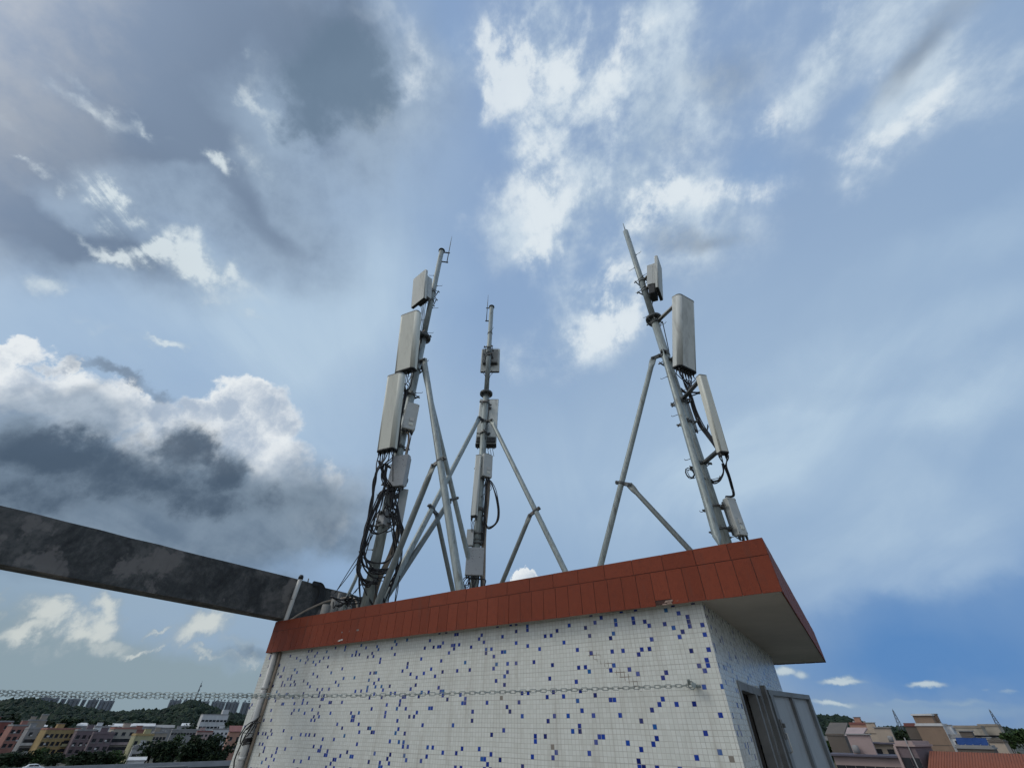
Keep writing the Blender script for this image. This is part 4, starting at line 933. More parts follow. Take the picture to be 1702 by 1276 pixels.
U4, cu4, _ = radio('small squat radio box at the left of the left mast behind the cable loops', ML, (q4.x, q4.y, q4.z), 270, .26, .34, .16, 'radio_speckled', False, detail=False, ports=3)

B1, cb1, _ = active('small square antenna on the middle mast, seen from its finned back', MM, (-7.56, 9.58, 11.61), 122.0, .77, 1.20, -3.0, .10, .16, .86, (-.20, .44), back=True)
r_, n_, u_ = frame(123.4, 11.4)
B2, cb2, _ = panel('broad panel antenna on the middle mast, seen from behind with a dark foot', MM, Vector((-7.51, 9.59, 8.47)) + n_ * .20, 123.4, .706, 2.32, .20, 11.4, 'radome_aged', rf=.06, z_att=(9.05, 7.75))
dk = MB().bbox(Vector((-7.51, 9.59, 8.47)) - u_ * .98 - n_ * .02, (.66, .06, .26), (r_, n_, u_), .02, 1).build('connector_cover', 'dark_cap', B2)
B3, cb3, _ = panel('very slim panel antenna low on the middle mast, left of its radio box', MM, (-7.40, 9.04, 5.74), 287.3, .18, 2.06, .14, -1.5, 'radome_aged', rf=.03, ncon=4, z_att=(6.4, 5.0))
V1, cv1, _ = radio('grey radio box halfway up the middle mast with a black cable loop below it', MM, (-7.16, 9.30, 6.43), 336.6, .329, .80, .18)
V2, cv2, _ = radio('speckled grey radio box at the foot of the middle mast', MM, (-7.28, 9.08, 3.46), 308, .48, .72, .14, 'radio_speckled', False, detail=False, ports=7)
q5 = onD(781, 892, DM - .15)
V3, cv3, _ = radio('plain narrow radio box beside the pole just above the speckled one on the middle mast', MM, (q5.x, q5.y, q5.z), 300, .20, .46, .16, 'radio_grey', False, detail=False, ports=2)
hb_ = MB(); qh = MM + Zu * 4.12
ring(hb_, qh, .13, .05, 22); ring(hb_, MM + Zu * 6.02, .126, .05, 22); ring(hb_, MM + Zu * 5.05, .13, .06, 22); ring(hb_, MM + Zu * 12.75, .105, .05, 20); ring(hb_, MM + Zu * 11.65, .12, .30, 20)
hb_.build('clamp_rings', 'galvanised_dark', pm)

r_, n_, u_ = frame(51, 0); r2, n2, u2 = frame(321.4, 12.2)
C1c = Vector((-.53, 8.83, 11.07))
C1, cc1, _ = active('square antenna high on the right mast, seen edge-on with its radio body behind', MR, (-.47, 9.12, 11.08), 4.0, .60, 1.50, 11.0, .10, .26, .74, (-.30, .34))
cr_, cn_, cu_ = frame(4.0, 11.0); cc_0 = Vector((-.47, 9.12, 11.08))
MB().bbox(cc_0 - cn_ * .23 - cu_ * .62, (.40, .20, .44), (cr_, cn_, cu_), .02, 1).build('cable_bay', 'dark_cap', C1)  # dark box paints the body's shaded underside as well as its cable bay
C2, cc2, _ = panel('large wide panel antenna on the right mast, many cables at its foot', MR, (-.28, 8.84, 8.17), 333.1, .654, 2.26, .26, 17.4, 'radome_aged', rf=.11, ncon=12, z_att=(9.30, 7.70))
C3, cc3, f33 = panel('slim leaning panel antenna on the right mast, outermost on the right', MR, (-.38, 8.56, 5.41), 314.9, .20, 1.98, .16, 5.8, 'radome', rf=.03, ncon=4, z_att=(6.35, 4.55))
wq = onD(1226, 858, 9.25)
W1, cw1, _ = radio('grey radio box standing by the right mast just above the red eave', MR, (wq.x, wq.y, wq.z + .02), 318, .21, .78, .15, 'radio_grey', False, ports=5)
wq2 = onD(1146, 690, DR + .14)
W2, cw2, _ = radio('dark thin box strapped to the back of the right mast', MR, (wq2.x, wq2.y, wq2.z), 60, .20, 1.0, .10, 'radio_fin', False, detail=False, ports=3)

# ------------------------------------------------------------------ cables
rc = random.Random(21)
def jit(p, a): return Vector(p) + Vector((rc.uniform(-a, a), rc.uniform(-a, a), rc.uniform(-a, a)))
def cable_thing(name, loc, label): return thing(name, loc, label, 'cables', 'feeder cables on the masts')
def run(root, pts, r=.014, j=.0, mat='cable_black', k=6, seg=7):
    r = r * 1.08
    if j: pts = [pts[0]] + [jit(p, j) for p in pts[1:]]
    return MB().tube(smooth_path(pts, k), r, seg).build('cable', mat, root)
L_ = lambda x, y, o=0.0: onD(x, y, DL + o)
CL = cable_thing('cable_bundle', ML + Vector((-.3, -.3, 2.4)), 'heavy black cables looping down the lower left mast')
# long outer sweep from the foot of the slim panel
for k, q in enumerate(c3):
    run(CL, [q, q - Zu * .18, L_(626 + k * .6, 780, -.45), L_(624 - k * .4, 800, -.40), L_(618, 835, -.35), L_(611, 870, -.35), L_(602, 905 + k, -.32), L_(596, 932 + 2 * k, -.28), L_(599, 955 + 1.5 * k, -.28), L_(611, 967 + k, -.30), L_(628 - k, 970 - k, -.30)], .013, .028)
for k in range(5):
    run(CL, [cu2[k % len(cu2)], L_(640 - k, 815, -.3), L_(628 - 1.5 * k, 838, -.30), L_(612 - k, 880, -.3), L_(602 + k, 915, -.28), L_(604 + 2 * k, 935 + 2 * k, -.25), L_(616 + k, 945 + 1.5 * k, -.22), L_(634, 946 + 2 * k, -.22), L_(647, 943 + 2 * k, -.15)], .012, .03)
for k in range(4):
    run(CL, [cu2[(k + 3) % len(cu2)], L_(652 + k, 815, -.22), L_(657 + k, 838, -.25), L_(663 + k, 865, -.25), L_(667 + k, 885, -.2), L_(665 + k, 915, -.18), L_(661 + k, 935, -.15), L_(655, 960, -.1), L_(648 - 3 * k, 982, -.05), L_(644 - 5 * k, 1004, 0)], .012, .03)
for k in range(5):
    run(CL, [L_(637 + k * 2, 770, -.4), L_(634 + 2 * k, 792, -.35), L_(640 + 3 * k, 806, -.32), L_(648 + 2 * k, 812, -.28), L_(648 + k, 826, -.28), L_(652 + k, 845, -.28)], .013, .025)
for k in range(9):
    x0 = rc.uniform(640, 668); run(CL, [L_(x0, rc.uniform(800, 812), -.3), L_(x0 - rc.uniform(2, 10), rc.uniform(825, 840), -.33), L_(rc.uniform(640, 664), rc.uniform(845, 862), -.30), L_(rc.uniform(648, 668), rc.uniform(872, 892), -.25), L_(rc.uniform(650, 667), rc.uniform(905, 925), -.2)], .010, .02)
for k in range(7):
    run(CL, [L_(rc.uniform(626, 640), 765, -.42), L_(rc.uniform(636, 644), rc.uniform(795, 806), -.36), L_(rc.uniform(628, 636), rc.uniform(826, 840), -.32), L_(rc.uniform(612, 622), rc.uniform(870, 890), -.30), L_(rc.uniform(598, 606), rc.uniform(910, 930), -.28)], .011, .02)
# draped loops hung across the pole
for (pts, o) in (([(604, 925), (612, 932), (626, 936), (640, 934), (655, 922), (666, 900), (669, 880)], -.2), ([(600, 905), (606, 925), (620, 945), (636, 950), (650, 946), (660, 930), (664, 905)], -.24), ([(598, 915), (602, 938), (614, 955), (630, 962), (646, 955), (655, 935)], -.18),
                 ([(612, 868), (614, 880), (624, 888), (640, 884), (652, 872), (656, 860)], -.3), ([(641, 842), (637, 850), (642, 858), (651, 858), (656, 848), (651, 841), (643, 842)], -.28), ([(616, 872), (620, 884), (630, 887)], -.32), ([(657, 868), (652, 880), (642, 885)], -.3),
                 ([(596, 930), (598, 958), (606, 980), (616, 998), (620, 1006)], -.1), ([(600, 930), (597, 965), (600, 1000)], -.05), ([(628, 958), (624, 975), (628, 1000)], -.1), ([(640, 960), (636, 985), (640, 1006)], 0), ([(664, 955), (660, 980), (656, 1004)], 0.2), ([(668, 900), (664, 930), (658, 955), (648, 975)], -.1)):
    for k in range(2): run(CL, [L_(x + rc.uniform(-1.5, 1.5), y + rc.uniform(-1.5, 1.5), o) for x, y in pts], rc.choice((.009, .012)), 0)
run(CL, [L_(652, 757, -.42), L_(653, 775, -.42), L_(653, 800, -.4)], .010); run(CL, [L_(656, 680, -.3), L_(662, 690, -.3), L_(655, 720, -.3), L_(659, 748, -.3)], .012); run(CL, [L_(658, 688, -.25), L_(654, 705, -.3), L_(657, 730, -.3)], .014)
for k in range(3): run(CL, [L_(676 + k, 795, -.2), L_(676 + k * .8, 800, -.25), L_(674, 806, -.25), L_(668, 806, -.2)], .009)
# cables between the upper antennas, down the back of the mast
CU = cable_thing('cable_bundle', ML + Vector((-.1, -.2, 8)), 'thin cables running between the upper antennas of the left mast')
for k, q in enumerate(c1): run(CU, [q, L_(701 + k * 1.5, 515, -.22), L_(699 + k * 2, 530, -.2), L_(696 + 2 * k, 548, -.14), L_(698 + k, 565, -.1), L_(694 + k, 590, -.1), L_(690 + k, 612, -.15)], .009, .01, rc.choice(('cable_grey', 'cable_black')))
for k, q in enumerate(c2): run(CU, [q, q - Zu * .2, L_(668 + k * 2.2, 640, -.25), L_(672 + k * .8, 652, -.2), L_(668 + k * .7, 672, -.22), L_(662 + k * .6, 700, -.25), L_(660 + k * .5, 730, -.25), L_(656 + k * .5, 752, -.25)], .011, .015)
run(CU, [cu1[2], L_(679, 722, -.15), L_(679, 735, -.15), L_(676, 748, -.15), L_(674, 760, -.18)], .026, 0, 'conduit_tan')
run(CU, [cu1[4], L_(683, 725, -.15), L_(680, 740, -.15), L_(676, 758, -.15)], .012, 0)
# conduits
p_ = MB().tube(smooth_path([L_(668, 792, .12), L_(666, 830, .12), L_(665, 862, .10), L_(660, 890, .08), L_(650, 920, .06), L_(641, 940, .05), L_(630, 962, .05), Vector((-7.52, 6.15, 2.0)), Vector((-7.55, 6.2, ZRF))], 6), .060, 14).build('mast_conduit', 'conduit_tan', origin=Vector((-7.55, 6.2, ZRF)))
tag(p_, 'brownish conduit curving down behind the lower left mast', 'conduit')
# guy-thin wires from the loops down to the beam
CG = cable_thing('cable_bundle', onD(575, 975, 10.2), 'pair of thin wires slanting from the left mast cables to the concrete beam')
run(CG, [L_(597, 922, -.3), onD(580, 948, 10.0), onD(558, 984, 10.7)], .008); run(CG, [L_(597, 930, -.3), onD(580, 955, 10.0), onD(556, 986, 10.7)], .008)
run(CG, [L_(604, 968, -.1), onD(594, 978, 9.8), onD(584, 990, 10.3)], .008); run(CG, [L_(624, 952, -.1), onD(604, 965, 9.6), onD(590, 985, 10.2)], .006)

M_ = lambda x, y, o=0.0: onD(x, y, DM + o)
CM = cable_thing('cable_bundle', MM + Vector((.2, -.2, 4.6)), 'black cable loop bulging right of the middle mast')
for k in range(4): run(CM, [cv1[2 + k], M_(814 + k, 800, -.2), M_(820 + k, 812, -.2), M_(825 + k * 1.2, 832, -.2), M_(827 + k * 1.2, 852, -.2), M_(824 + k, 868, -.2), M_(815, 875 + k, -.18), M_(808, 872 + k, -.15), M_(806 - k, 855, -.1)], .011, .015)
for k in range(5): run(CM, [cv1[k], M_(806 + k * .8, 800, -.2), M_(803 + 1.6 * k, 815, -.18), M_(804 + 1.2 * k, 835, -.15), M_(801 + 1.5 * k, 860, -.14), M_(800 + 1.4 * k, 888, -.14), M_(798 + 1.5 * k, 905, -.1)], .010, .015)
run(CM, [cv1[1], M_(812, 800, -.2), M_(815, 806, -.2), M_(817, 812, -.2), M_(813, 816, -.2)], .007)
for k in range(3): run(CM, [M_(809 + k * 4, 739, .1), M_(811 + k * 4, 748, 0), M_(813 + k * 4, 758, -.1)], .008, 0)
run(CM, [M_(812, 672, -.12), M_(811, 690, -.13), M_(809, 705, -.13), M_(807, 730, -.13)], .011); run(CM, [cb1[0], M_(804, 618, 0), M_(805, 622, -.05), M_(807, 626, -.1)], .009); run(CM, [cb1[3], M_(818, 618, 0), M_(815, 624, -.05), M_(812, 632, -.1)], .009)
for k in range(3): run(CM, [cb3[k], M_(783 + 2 * k, 870, -.25), M_(784 + 2 * k, 884, -.2)], .008)
for k in range(6): run(CM, [cv2[k], M_(780 + 5 * k, 962, -.2), M_(779 + 5 * k, 975, -.2), M_(775 + 5 * k + rc.uniform(-3, 3), 995, -.15)], .014, .03)
for k in range(5): run(CM, [cv2[k], M_(774 + 2 * k, 960, -.2), M_(768 + k * 3, 966 + k * 2, -.2), M_(772, 975, -.2), M_(776, 988, -.2)], .011, .03)
p_ = MB().tube(smooth_path([M_(812, 798, .05), M_(810, 830, .05), M_(806, 870, .05), M_(804, 900, .05), M_(803, 950, .05), M_(802, 990, .05), M_(801, 1030, .05)], 5), .07, 14).build('mast_conduit', 'conduit_tan', origin=M_(801, 1030)); tag(p_, 'straight greyish conduit along the right side of the middle mast', 'conduit')

R_ = lambda x, y, o=0.0: onD(x, y, DR + o)
CR = cable_thing('cable_bundle', MR + Vector((.4, -.2, 5)), 'black cables fanning from the big right-hand panel and dropping past the slim one')
for k, q in enumerate(cc2):
    run(CR, [q, q - Zu * .12, R_(1139 + k * 1.0, 641, -.1), R_(1142 + k * .5, 650, -.1), R_(1147 + k * .4, 662, 0), R_(1152 + k * .5, 682, .05), R_(1161 + k * .6, 705, .05), R_(1173 + k * .6, 722, .0), R_(1183 + k * .6, 736, -.1), R_(1193 + k * .3, 750, -.2)], .011, .014)
for k in range(4): run(CR, [cc3[k], R_(1204 + k, 775, -.3), R_(1209 + k, 790, -.2), R_(1214 + k, 805, -.1), R_(1218 + k, 822, 0), cw1[k] + Zu * .9], .011, .01)
for k in range(4): run(CR, [R_(1203 - k, 770, -.25), R_(1202, 785 + k, -.2), R_(1195, 797 + k, -.1), R_(1186, 800 + k, 0), R_(1180, 797, .1)], .011, .01)
run(CR, [R_(1131, 645, 0), R_(1140, 652, .05), R_(1150, 652, .1), R_(1162, 652, .2), R_(1166, 645, .2), R_(1163, 634, .2)], .022, 0); run(CR, [R_(1133, 650, 0), R_(1148, 657, .05), R_(1160, 654, .2), R_(1166, 654, .2)], .016, 0)
run(CR, [cc1[1], R_(1086, 492, .1), R_(1084, 505, .05), R_(1084, 512, 0)], .013); run(CR, [R_(1101, 534, .1), R_(1105, 552, .05), R_(1109, 570, 0), R_(1113, 590, 0)], .012)
run(CR, [cw1[3], R_(1224, 893, -.1), R_(1217, 884, 0), R_(1211, 874, 0)], .009)
for k in range(4): run(CR, [R_(1176 + k * .5, 705 + k, .1), R_(1176, 720, .05), R_(1184, 738, 0)], .008)
CW = cable_thing('cable_coil', R_(1147, 786, -.1), 'small coil of thin black wire tied at the left of the right mast'); 
cR = R_(1147, 786, -.15); cR2 = R_(1158, 786, -.15); ew = (cR2 - cR).normalized(); rad = (cR2 - cR).length
for k in range(4):
    ph = rc.uniform(0, 6); rk = rad * (1.0 - .12 * k) ; ck = jit(cR, .015)
    run(CW, [ck + ew * math.cos(ph + t_ * .55) * rk * .75 + Zu * math.sin(ph + t_ * .55) * rk * 1.05 + Vector((rc.uniform(-.01, .01), rc.uniform(-.03, .03), 0)) for t_ in range(13)], .007, 0)
run(CW, [cR + ew * .03 + Zu * .18, cR + ew * .12, cR + ew * .28 - Zu * .15], .007)

# ------------------------------------------------------------------ the town around, seen past both ends of the hut
# ground: one sheet to the horizon (rings that widen outward), gently uneven
gm = MB(); NA = 72; radii = [0, 14, 40, 80, 140, 220, 320, 450, 620, 850, 1200, 1800, 3000, 6000, 12000]
vs = [Vector((0, 0, GZ))]
for r_ in radii[1:]:
    for k in range(NA):
        th = 2 * math.pi * k / NA; vs.append(Vector((r_ * math.cos(th), r_ * math.sin(th), GZ)))
fs = [(0, 1 + k, 1 + (k + 1) % NA) for k in range(NA)]
for i in range(len(radii) - 2):
    for k in range(NA):
        a = 1 + i * NA; b = a + NA; fs.append((a + k, b + k, b + (k + 1) % NA, a + (k + 1) % NA))
gm.add(vs, fs); g = gm.build('ground', 'ground'); tag(g, kind='structure')

def hill(name, ridge, D, depth, mat='forest', base=GZ, n=90):
    """ridge: [(x, y)] picture points of the skyline, D metres away; rounded wooded ridge"""
    rid = [onD(x, y, D) for x, y in ridge]
    pts = smooth_path(rid, max(2, n // len(rid))); m = MB(); vs = []; rows = 14; N_ = len(pts)
    for i, p in enumerate(pts):
        out = Vector((p.x, p.y, 0)).normalized(); h = p.z - base; e = min(1, min(i, N_ - 1 - i) / 6 + .02)
        for j in range(rows + 1):
            t = j / rows * 2 - 1; f = (math.cos(t * math.pi) * .5 + .5)
            q = Vector((p.x, p.y, base)) + out * (t * depth)
            nz = mnoise.noise(Vector((q.x * .012, q.y * .012, 3))) * 5 + mnoise.noise(Vector((q.x * .05, q.y * .05, 7))) * 2.0
            q.z = base - 1 + (h + 1) * f * (1 if abs(t) < .01 else 1) + (nz * f * (0 if abs(t) < .01 else .8)) ; vs.append(q)
    fs = []
    for i in range(N_ - 1):
        for j in range(rows):
            a = i * (rows + 1) + j; fs.append((a, a + rows + 1, a + rows + 2, a + 1))
    m.add(vs, fs, True); o = m.build(name, mat); tag(o, kind='structure')
    return pts
# tree crowns crowding a far hillside: one mass nobody could count
ICO = bmesh.new(); bmesh.ops.create_icosphere(ICO, subdivisions=1, radius=1.0); ICV = [v.co.copy() for v in ICO.verts]; ICF = [tuple(v.index for v in f.verts) for f in ICO.faces]; ICO.free()
rt = random.Random(4)
def forest(name, pts, depth, base, cnt, size, mat='forest'):
    m = MB(); N_ = len(pts)
    for k in range(cnt):
        i = rt.uniform(0, N_ - 1.01); a = pts[int(i)].lerp(pts[int(i) + 1], i % 1); out = Vector((a.x, a.y, 0)).normalized()
        t = -abs(rt.gauss(0, .42)) if rt.random() < .6 else rt.uniform(-.95, .05); f = math.cos(t * math.pi) * .5 + .5
        c = Vector((a.x, a.y, base)) + out * (t * depth); c.z = base + (a.z - base) * f
        s = size * rt.uniform(.55, 1.25); rot = Matrix.Rotation(rt.uniform(0, 6.3), 3, 'Z'); hz = rt.uniform(.7, 1.1)
        m.add([c + rot @ Vector((v.x * s * rt.uniform(.75, 1.2), v.y * s * rt.uniform(.75, 1.2), (v.z * hz * rt.uniform(.8, 1.2) + .25) * s)) for v in ICV], ICF)
    o = m.build(name, mat); tag(o, kind='stuff'); return o
hl = hill('hill', [(-60, 1178), (0, 1172), (39, 1167), (62, 1171), (97, 1178), (135, 1182), (181, 1188), (225, 1187), (269, 1184), (305, 1173), (322, 1170), (350, 1181), (383, 1191), (403, 1194), (450, 1199), (520, 1203)], 760, 150)
forest('forest', hl, 150, GZ, 3600, 3.6)
hr = hill('hill', [(1310, 1201), (1352, 1195), (1380, 1193.5), (1403, 1195), (1426, 1203), (1445, 1209), (1464, 1217), (1490, 1222)], 900, 130)
forest('forest', hr, 130, GZ, 1300, 3.8)
hr2 = hill('hill', [(1455, 1214), (1480, 1212), (1520, 1214), (1600, 1216), (1650, 1212), (1690, 1217), (1740, 1218)], 1500, 160)
forest('forest', hr2, 160, GZ, 700, 6)

def house(name, cat, x0, x1, yt, yb, D, mat, label, yaw=0.0, depth=10.0, roof='flat', roofmat='paint_grey', win=None, group='houses seen below the roof', par=0.5, floor_to_ground=True, roofname='roof', rh=1.6, over=0.35):
    """block whose street face spans picture columns x0..x1 and rows yt (eave) .. yb, D metres away"""
    ym = (yt + yb) / 2; a = onD(x0, ym, D); b = onD(x1, ym, D); c = (a + b) / 2; c.z = 0
    zt = onD((x0 + x1) / 2, yt, D).z; zb = onD((x0 + x1) / 2, yb, D).z; zg = GZ if floor_to_ground else zb
    w = math.hypot(a.x - b.x, a.y - b.y); n = -Vector((c.x, c.y, 0)).normalized(); yw = math.degrees(math.atan2(n.y, n.x)) + yaw
    r, n, u = frame(yw); AXF = (r, n, u); r = r
    root = thing(name, (c.x - n.x * depth / 2, c.y - n.y * depth / 2, zg), label, cat, group)
    MB().box(c - n * depth / 2 + Zu * (zt + zg) / 2, (w, depth, zt - zg), AXF).build('wall', mat, root)
    cc = c - n * depth / 2 + Zu * zt
    if roof == 'flat':
        m = MB(); m.box(cc + Zu * .10, (w + over, depth + over, .2), AXF)
        if par:
            for sx in (-1, 1): m.box(cc + r * sx * (w / 2 - .1) + Zu * (.2 + par / 2), (.2, depth - .02, par), AXF); m.box(cc + n * sx * (depth / 2 - .1) + Zu * (.2 + par / 2 + .002), (w + .01, .2, par), AXF)
        m.build(roofname, roofmat, root)
    elif roof == 'gable':
        W2, D2 = w / 2 + over, depth / 2 + over; vs = [cc + r * sx * W2 + n * sy * D2 for sx, sy in ((-1, -1), (1, -1), (1, 1), (-1, 1))] + [cc - r * W2 + Zu * rh, cc + r * W2 + Zu * rh]
        vs = [p + Zu * .03 for p in vs]
        MB().add(vs, [(0, 3, 2, 1), (3, 2, 5, 4)[::1], (1, 0, 4, 5), (0, 3, 4), (2, 1, 5)]).build(roofname, roofmat, root)
    elif roof == 'shed':
        W2, D2 = w / 2 + over, depth / 2 + over; vs = []
        for dz in (.03, .25): vs += [cc + r * sx * W2 + n * sy * D2 + Zu * (dz + (rh if sy < 0 else 0)) for sx, sy in ((-1, -1), (1, -1), (1, 1), (-1, 1))]
        MB().add(vs, [(0, 3, 2, 1), (4, 5, 6, 7), (0, 1, 5, 4), (1, 2, 6, 5), (2, 3, 7, 6), (3, 0, 4, 7)]).build(roofname, roofmat, root)
    rh_ = random.Random(int(x0 * 13 + yt)); 
    if roof == 'flat' and w > 4 and name == 'house':
        px_ = rh_.uniform(-.3, .3) * w; sw = min(3.0, w * .35)
        hd_ = MB().box(cc + r * px_ - n * depth * .18 + Zu * 1.3, (sw, 2.6, 2.2), AXF).build('stair_head', mat, root)
        MB().box(cc + r * px_ - n * depth * .18 + Zu * 2.46, (sw + .4, 3.0, .14), AXF).build('slab', 'paint_grey', hd_)
        for k in range(rh_.randint(1, 2)):
            t0 = cc + r * rh_.uniform(-.42, .42) * w - n * rh_.uniform(-.3, .3) * depth
            tk = MB().tube([t0 + Zu * .3, t0 + Zu * 1.1, t0 + Zu * 1.22], [.42, .42, .16], 12).build('water_tank', rh_.choice(('paint_grey', 'door_frame')), root)
        for k in range(rh_.randint(1, 3)):
            MB().box(c + r * rh_.uniform(-.42, .42) * w + n * .28 + Zu * (zt - rh_.choice((2.6, 5.6, 6.0))), (.8, .4, .6), AXF).build('air_conditioner', 'roof_sheet', root)
    if win:
        cols, rows, ww, wh, zlo, zhi = win; me = fm = None
        for i in range(cols):
            for j in range(rows):
                px_ = (i + .5) / cols * w - w / 2; pz = zlo + (j + .5) / rows * (zhi - zlo)
                p = c + r * px_ + n * .03 + Zu * (zt - (zhi - zlo) * 0 - pz)
                wo = MB().box(p, (ww, .10, wh), AXF).build('window', 'window_dark', root)
                MB().box(p - Zu * (wh / 2 + .06) + n * .05, (ww + .3, .22, .10), AXF).build('sill', 'window_frame', wo)
    return root, (c, r, n, u, w, zt, zg)
def balcony(root, fr, z, mat='paint_white', f0=-.5, f1=.5, out=1.1):
    c, r, n, u, w, zt, zg = fr; p = c + r * (f0 + f1) / 2 * w + n * out / 2 + Zu * z
    m = MB(); m.box(p, ((f1 - f0) * w, out, .18), (r, n, u)); m.box(p + n * (out / 2 - .06) + Zu * .54, ((f1 - f0) * w, .10, .9), (r, n, u)); m.build('balcony', mat, root)
    MB().box(p - n * (out / 2 - .03) + Zu * 1.35, ((f1 - f0) * w * .86, .08, 2.0), (r, n, u)).build('balcony_opening', 'window_dark', root)

H = house
# ---- left side, far to near
H('house', 'house', -60, 8, 1199, 1252, 430, 'paint_red', 'dark red house cut by the left edge of the picture', win=(4, 3, 1.4, 1.5, .8, 10), yaw=12, group=None)
o, f = H('house', 'house', 8, 38, 1206, 1250, 400, 'paint_rose', 'dull rose house with dark windows left of the yellow house', win=(3, 3, 1.5, 1.6, .8, 9.5), yaw=14)
o, f = H('house', 'house', 36, 66, 1211, 1252, 380, 'paint_grey', 'greyish house with two dark balconies touching the yellow house', win=(2, 1, 1.3, 1.5, .6, 3.4), yaw=10)
balcony(o, f, f[5] - 6.4); balcony(o, f, f[5] - 9.8)
H('house', 'house', 44, 74, 1197, 1212, 520, 'paint_tan', 'tan block with a stepped water tank tower against the wooded hill', yaw=5)
o2, f2 = H('water_tank_tower', 'tower', 67, 78, 1188, 1200, 521, 'paint_tan', 'small stepped tan tower rising over the tan block before the wooded hill', yaw=5, depth=5)
o, f = H('house', 'house', 66, 127, 1212, 1252, 370, 'paint_yellow', 'bright yellow three storey house with rows of small windows', win=(7, 3, 1.3, 1.6, .9, 10.2), yaw=16, roofmat='paint_rose')
balcony(o, f, f[5] - 6.6, 'paint_lime', .12, .5); balcony(o, f, f[5] - 9.9, 'paint_yellow', .12, .5)
H('house', 'house', 118, 150, 1214, 1256, 360, 'paint_mauve', 'dark mauve house right of the yellow one', win=(3, 3, 1.4, 1.5, 1, 9.5), yaw=8)
H('house', 'house', 146, 182, 1219, 1256, 340, 'paint_mauve', 'lower mauve house with a flat roof beside the balconied cream house', win=(3, 2, 1.5, 1.5, 1, 7), yaw=4, roofmat='paint_mauve')
H('house', 'house', 153, 180, 1208, 1226, 450, 'paint_white', 'small pale house with white flat roof standing behind the mauve ones', win=(2, 2, 1.3, 1.3, .8, 6), yaw=6)
o, f = H('house', 'house', 179, 219, 1211, 1254, 350, 'paint_cream', 'cream house with stacked open balconies in shadow', yaw=12, win=(3, 1, 1.6, 1.4, .7, 3.2), roofmat='paint_rose')
balcony(o, f, f[5] - 6.2, 'paint_pink'); balcony(o, f, f[5] - 9.4, 'paint_pink')
H('house', 'house', 200, 232, 1214, 1250, 395, 'paint_rose', 'brownish rose house behind the small lime yellow house', win=(3, 3, 1.2, 1.5, .8, 9), yaw=8, roofmat='roof_red')
o, f = H('house', 'house', 220, 251, 1222, 1246, 300, 'paint_lime', 'small lime yellow house with two rows of windows', win=(3, 2, 1.2, 1.4, 1.0, 7), yaw=10, roofmat='paint_yellow')
H('house', 'house', 216, 242, 1244, 1262, 265, 'paint_white', 'low white house in front of the lime yellow one', win=(2, 1, 1.2, 1.4, .8, 3.5), yaw=2)
H('house', 'house', 250, 273, 1218, 1246, 350, 'paint_tan', 'dim tan house right of the lime yellow house behind the trees', win=(4, 3, 1.2, 1.3, .8, 9), yaw=6)
for (x0, x1, yt, lab, mt) in ((38, 76, 1207.5, 'long thin white shed roof behind the grey balconied house', 'roof_sheet'), (126, 156, 1206, 'white shed roof showing between the yellow and pale houses', 'roof_sheet'), (178, 219, 1207, 'bright white shed roof above the cream balconied house', 'roof_sheet'), (218, 256, 1206.5, 'long white shed roof right of the cream house', 'roof_sheet'), (255, 288, 1209, 'dull grey shed roof near the wooded hill', 'paint_grey'), (300, 320, 1206, 'little white roof hut between shed roof and white office block', 'roof_sheet')):
    H('shed', 'shed', x0, x1, yt, yt + 5, 560, 'paint_grey', lab, depth=22, roof='shed', roofmat=mt, rh=1.8, group='pale shed roofs below the hill')
H('house', 'house', 284, 330, 1213, 1224, 480, 'paint_grey', 'long low grey block with a row of small windows', win=(9, 1, 1.6, 1.3, .7, 3.4), yaw=4)
H('house', 'house', 326, 352, 1216, 1228, 430, 'paint_pink', 'low pinkish house beneath the white office block', win=(4, 1, 1.3, 1.2, .6, 3), yaw=4, roofmat='roof_red')
o, f = H('office_block', 'building', 331, 375, 1187.5, 1222, 600, 'paint_white', 'white four storey office block standing alone before the wooded hill', yaw=10, depth=14, win=(7, 4, 2.6, 1.5, 2.0, 22), group=None)
c_, r_, n_, u_, w_, zt_, zg_ = f
MB().box(c_ + r_ * (w_ * .5 - 3.4) - n_ * 5 + Zu * (zt_ + 2.2), (5.5, 6, 4.2), (r_, n_, u_)).build('stair_tower', 'paint_white', o)
H('house', 'house', 350, 378, 1212, 1232, 440, 'paint_white', 'pale low house to the right under the white office block', win=(4, 2, 1.2, 1.2, .8, 6), yaw=3)
H('house', 'house', 376, 420, 1216, 1250, 300, 'paint_orange', 'orange house with a dull red roof beside the drain pipe', win=(4, 2, 1.1, 1.4, 1, 7), yaw=6, roof='shed', roofmat='roof_red', rh=2.2, depth=8)
H('canopy', 'canopy', 212, 240, 1263.5, 1268, 250, 'roof_sheet', 'pale low canopy roof beside the road barrier', depth=6, roof='shed', roofmat='roof_sheet', rh=.6, group=None)
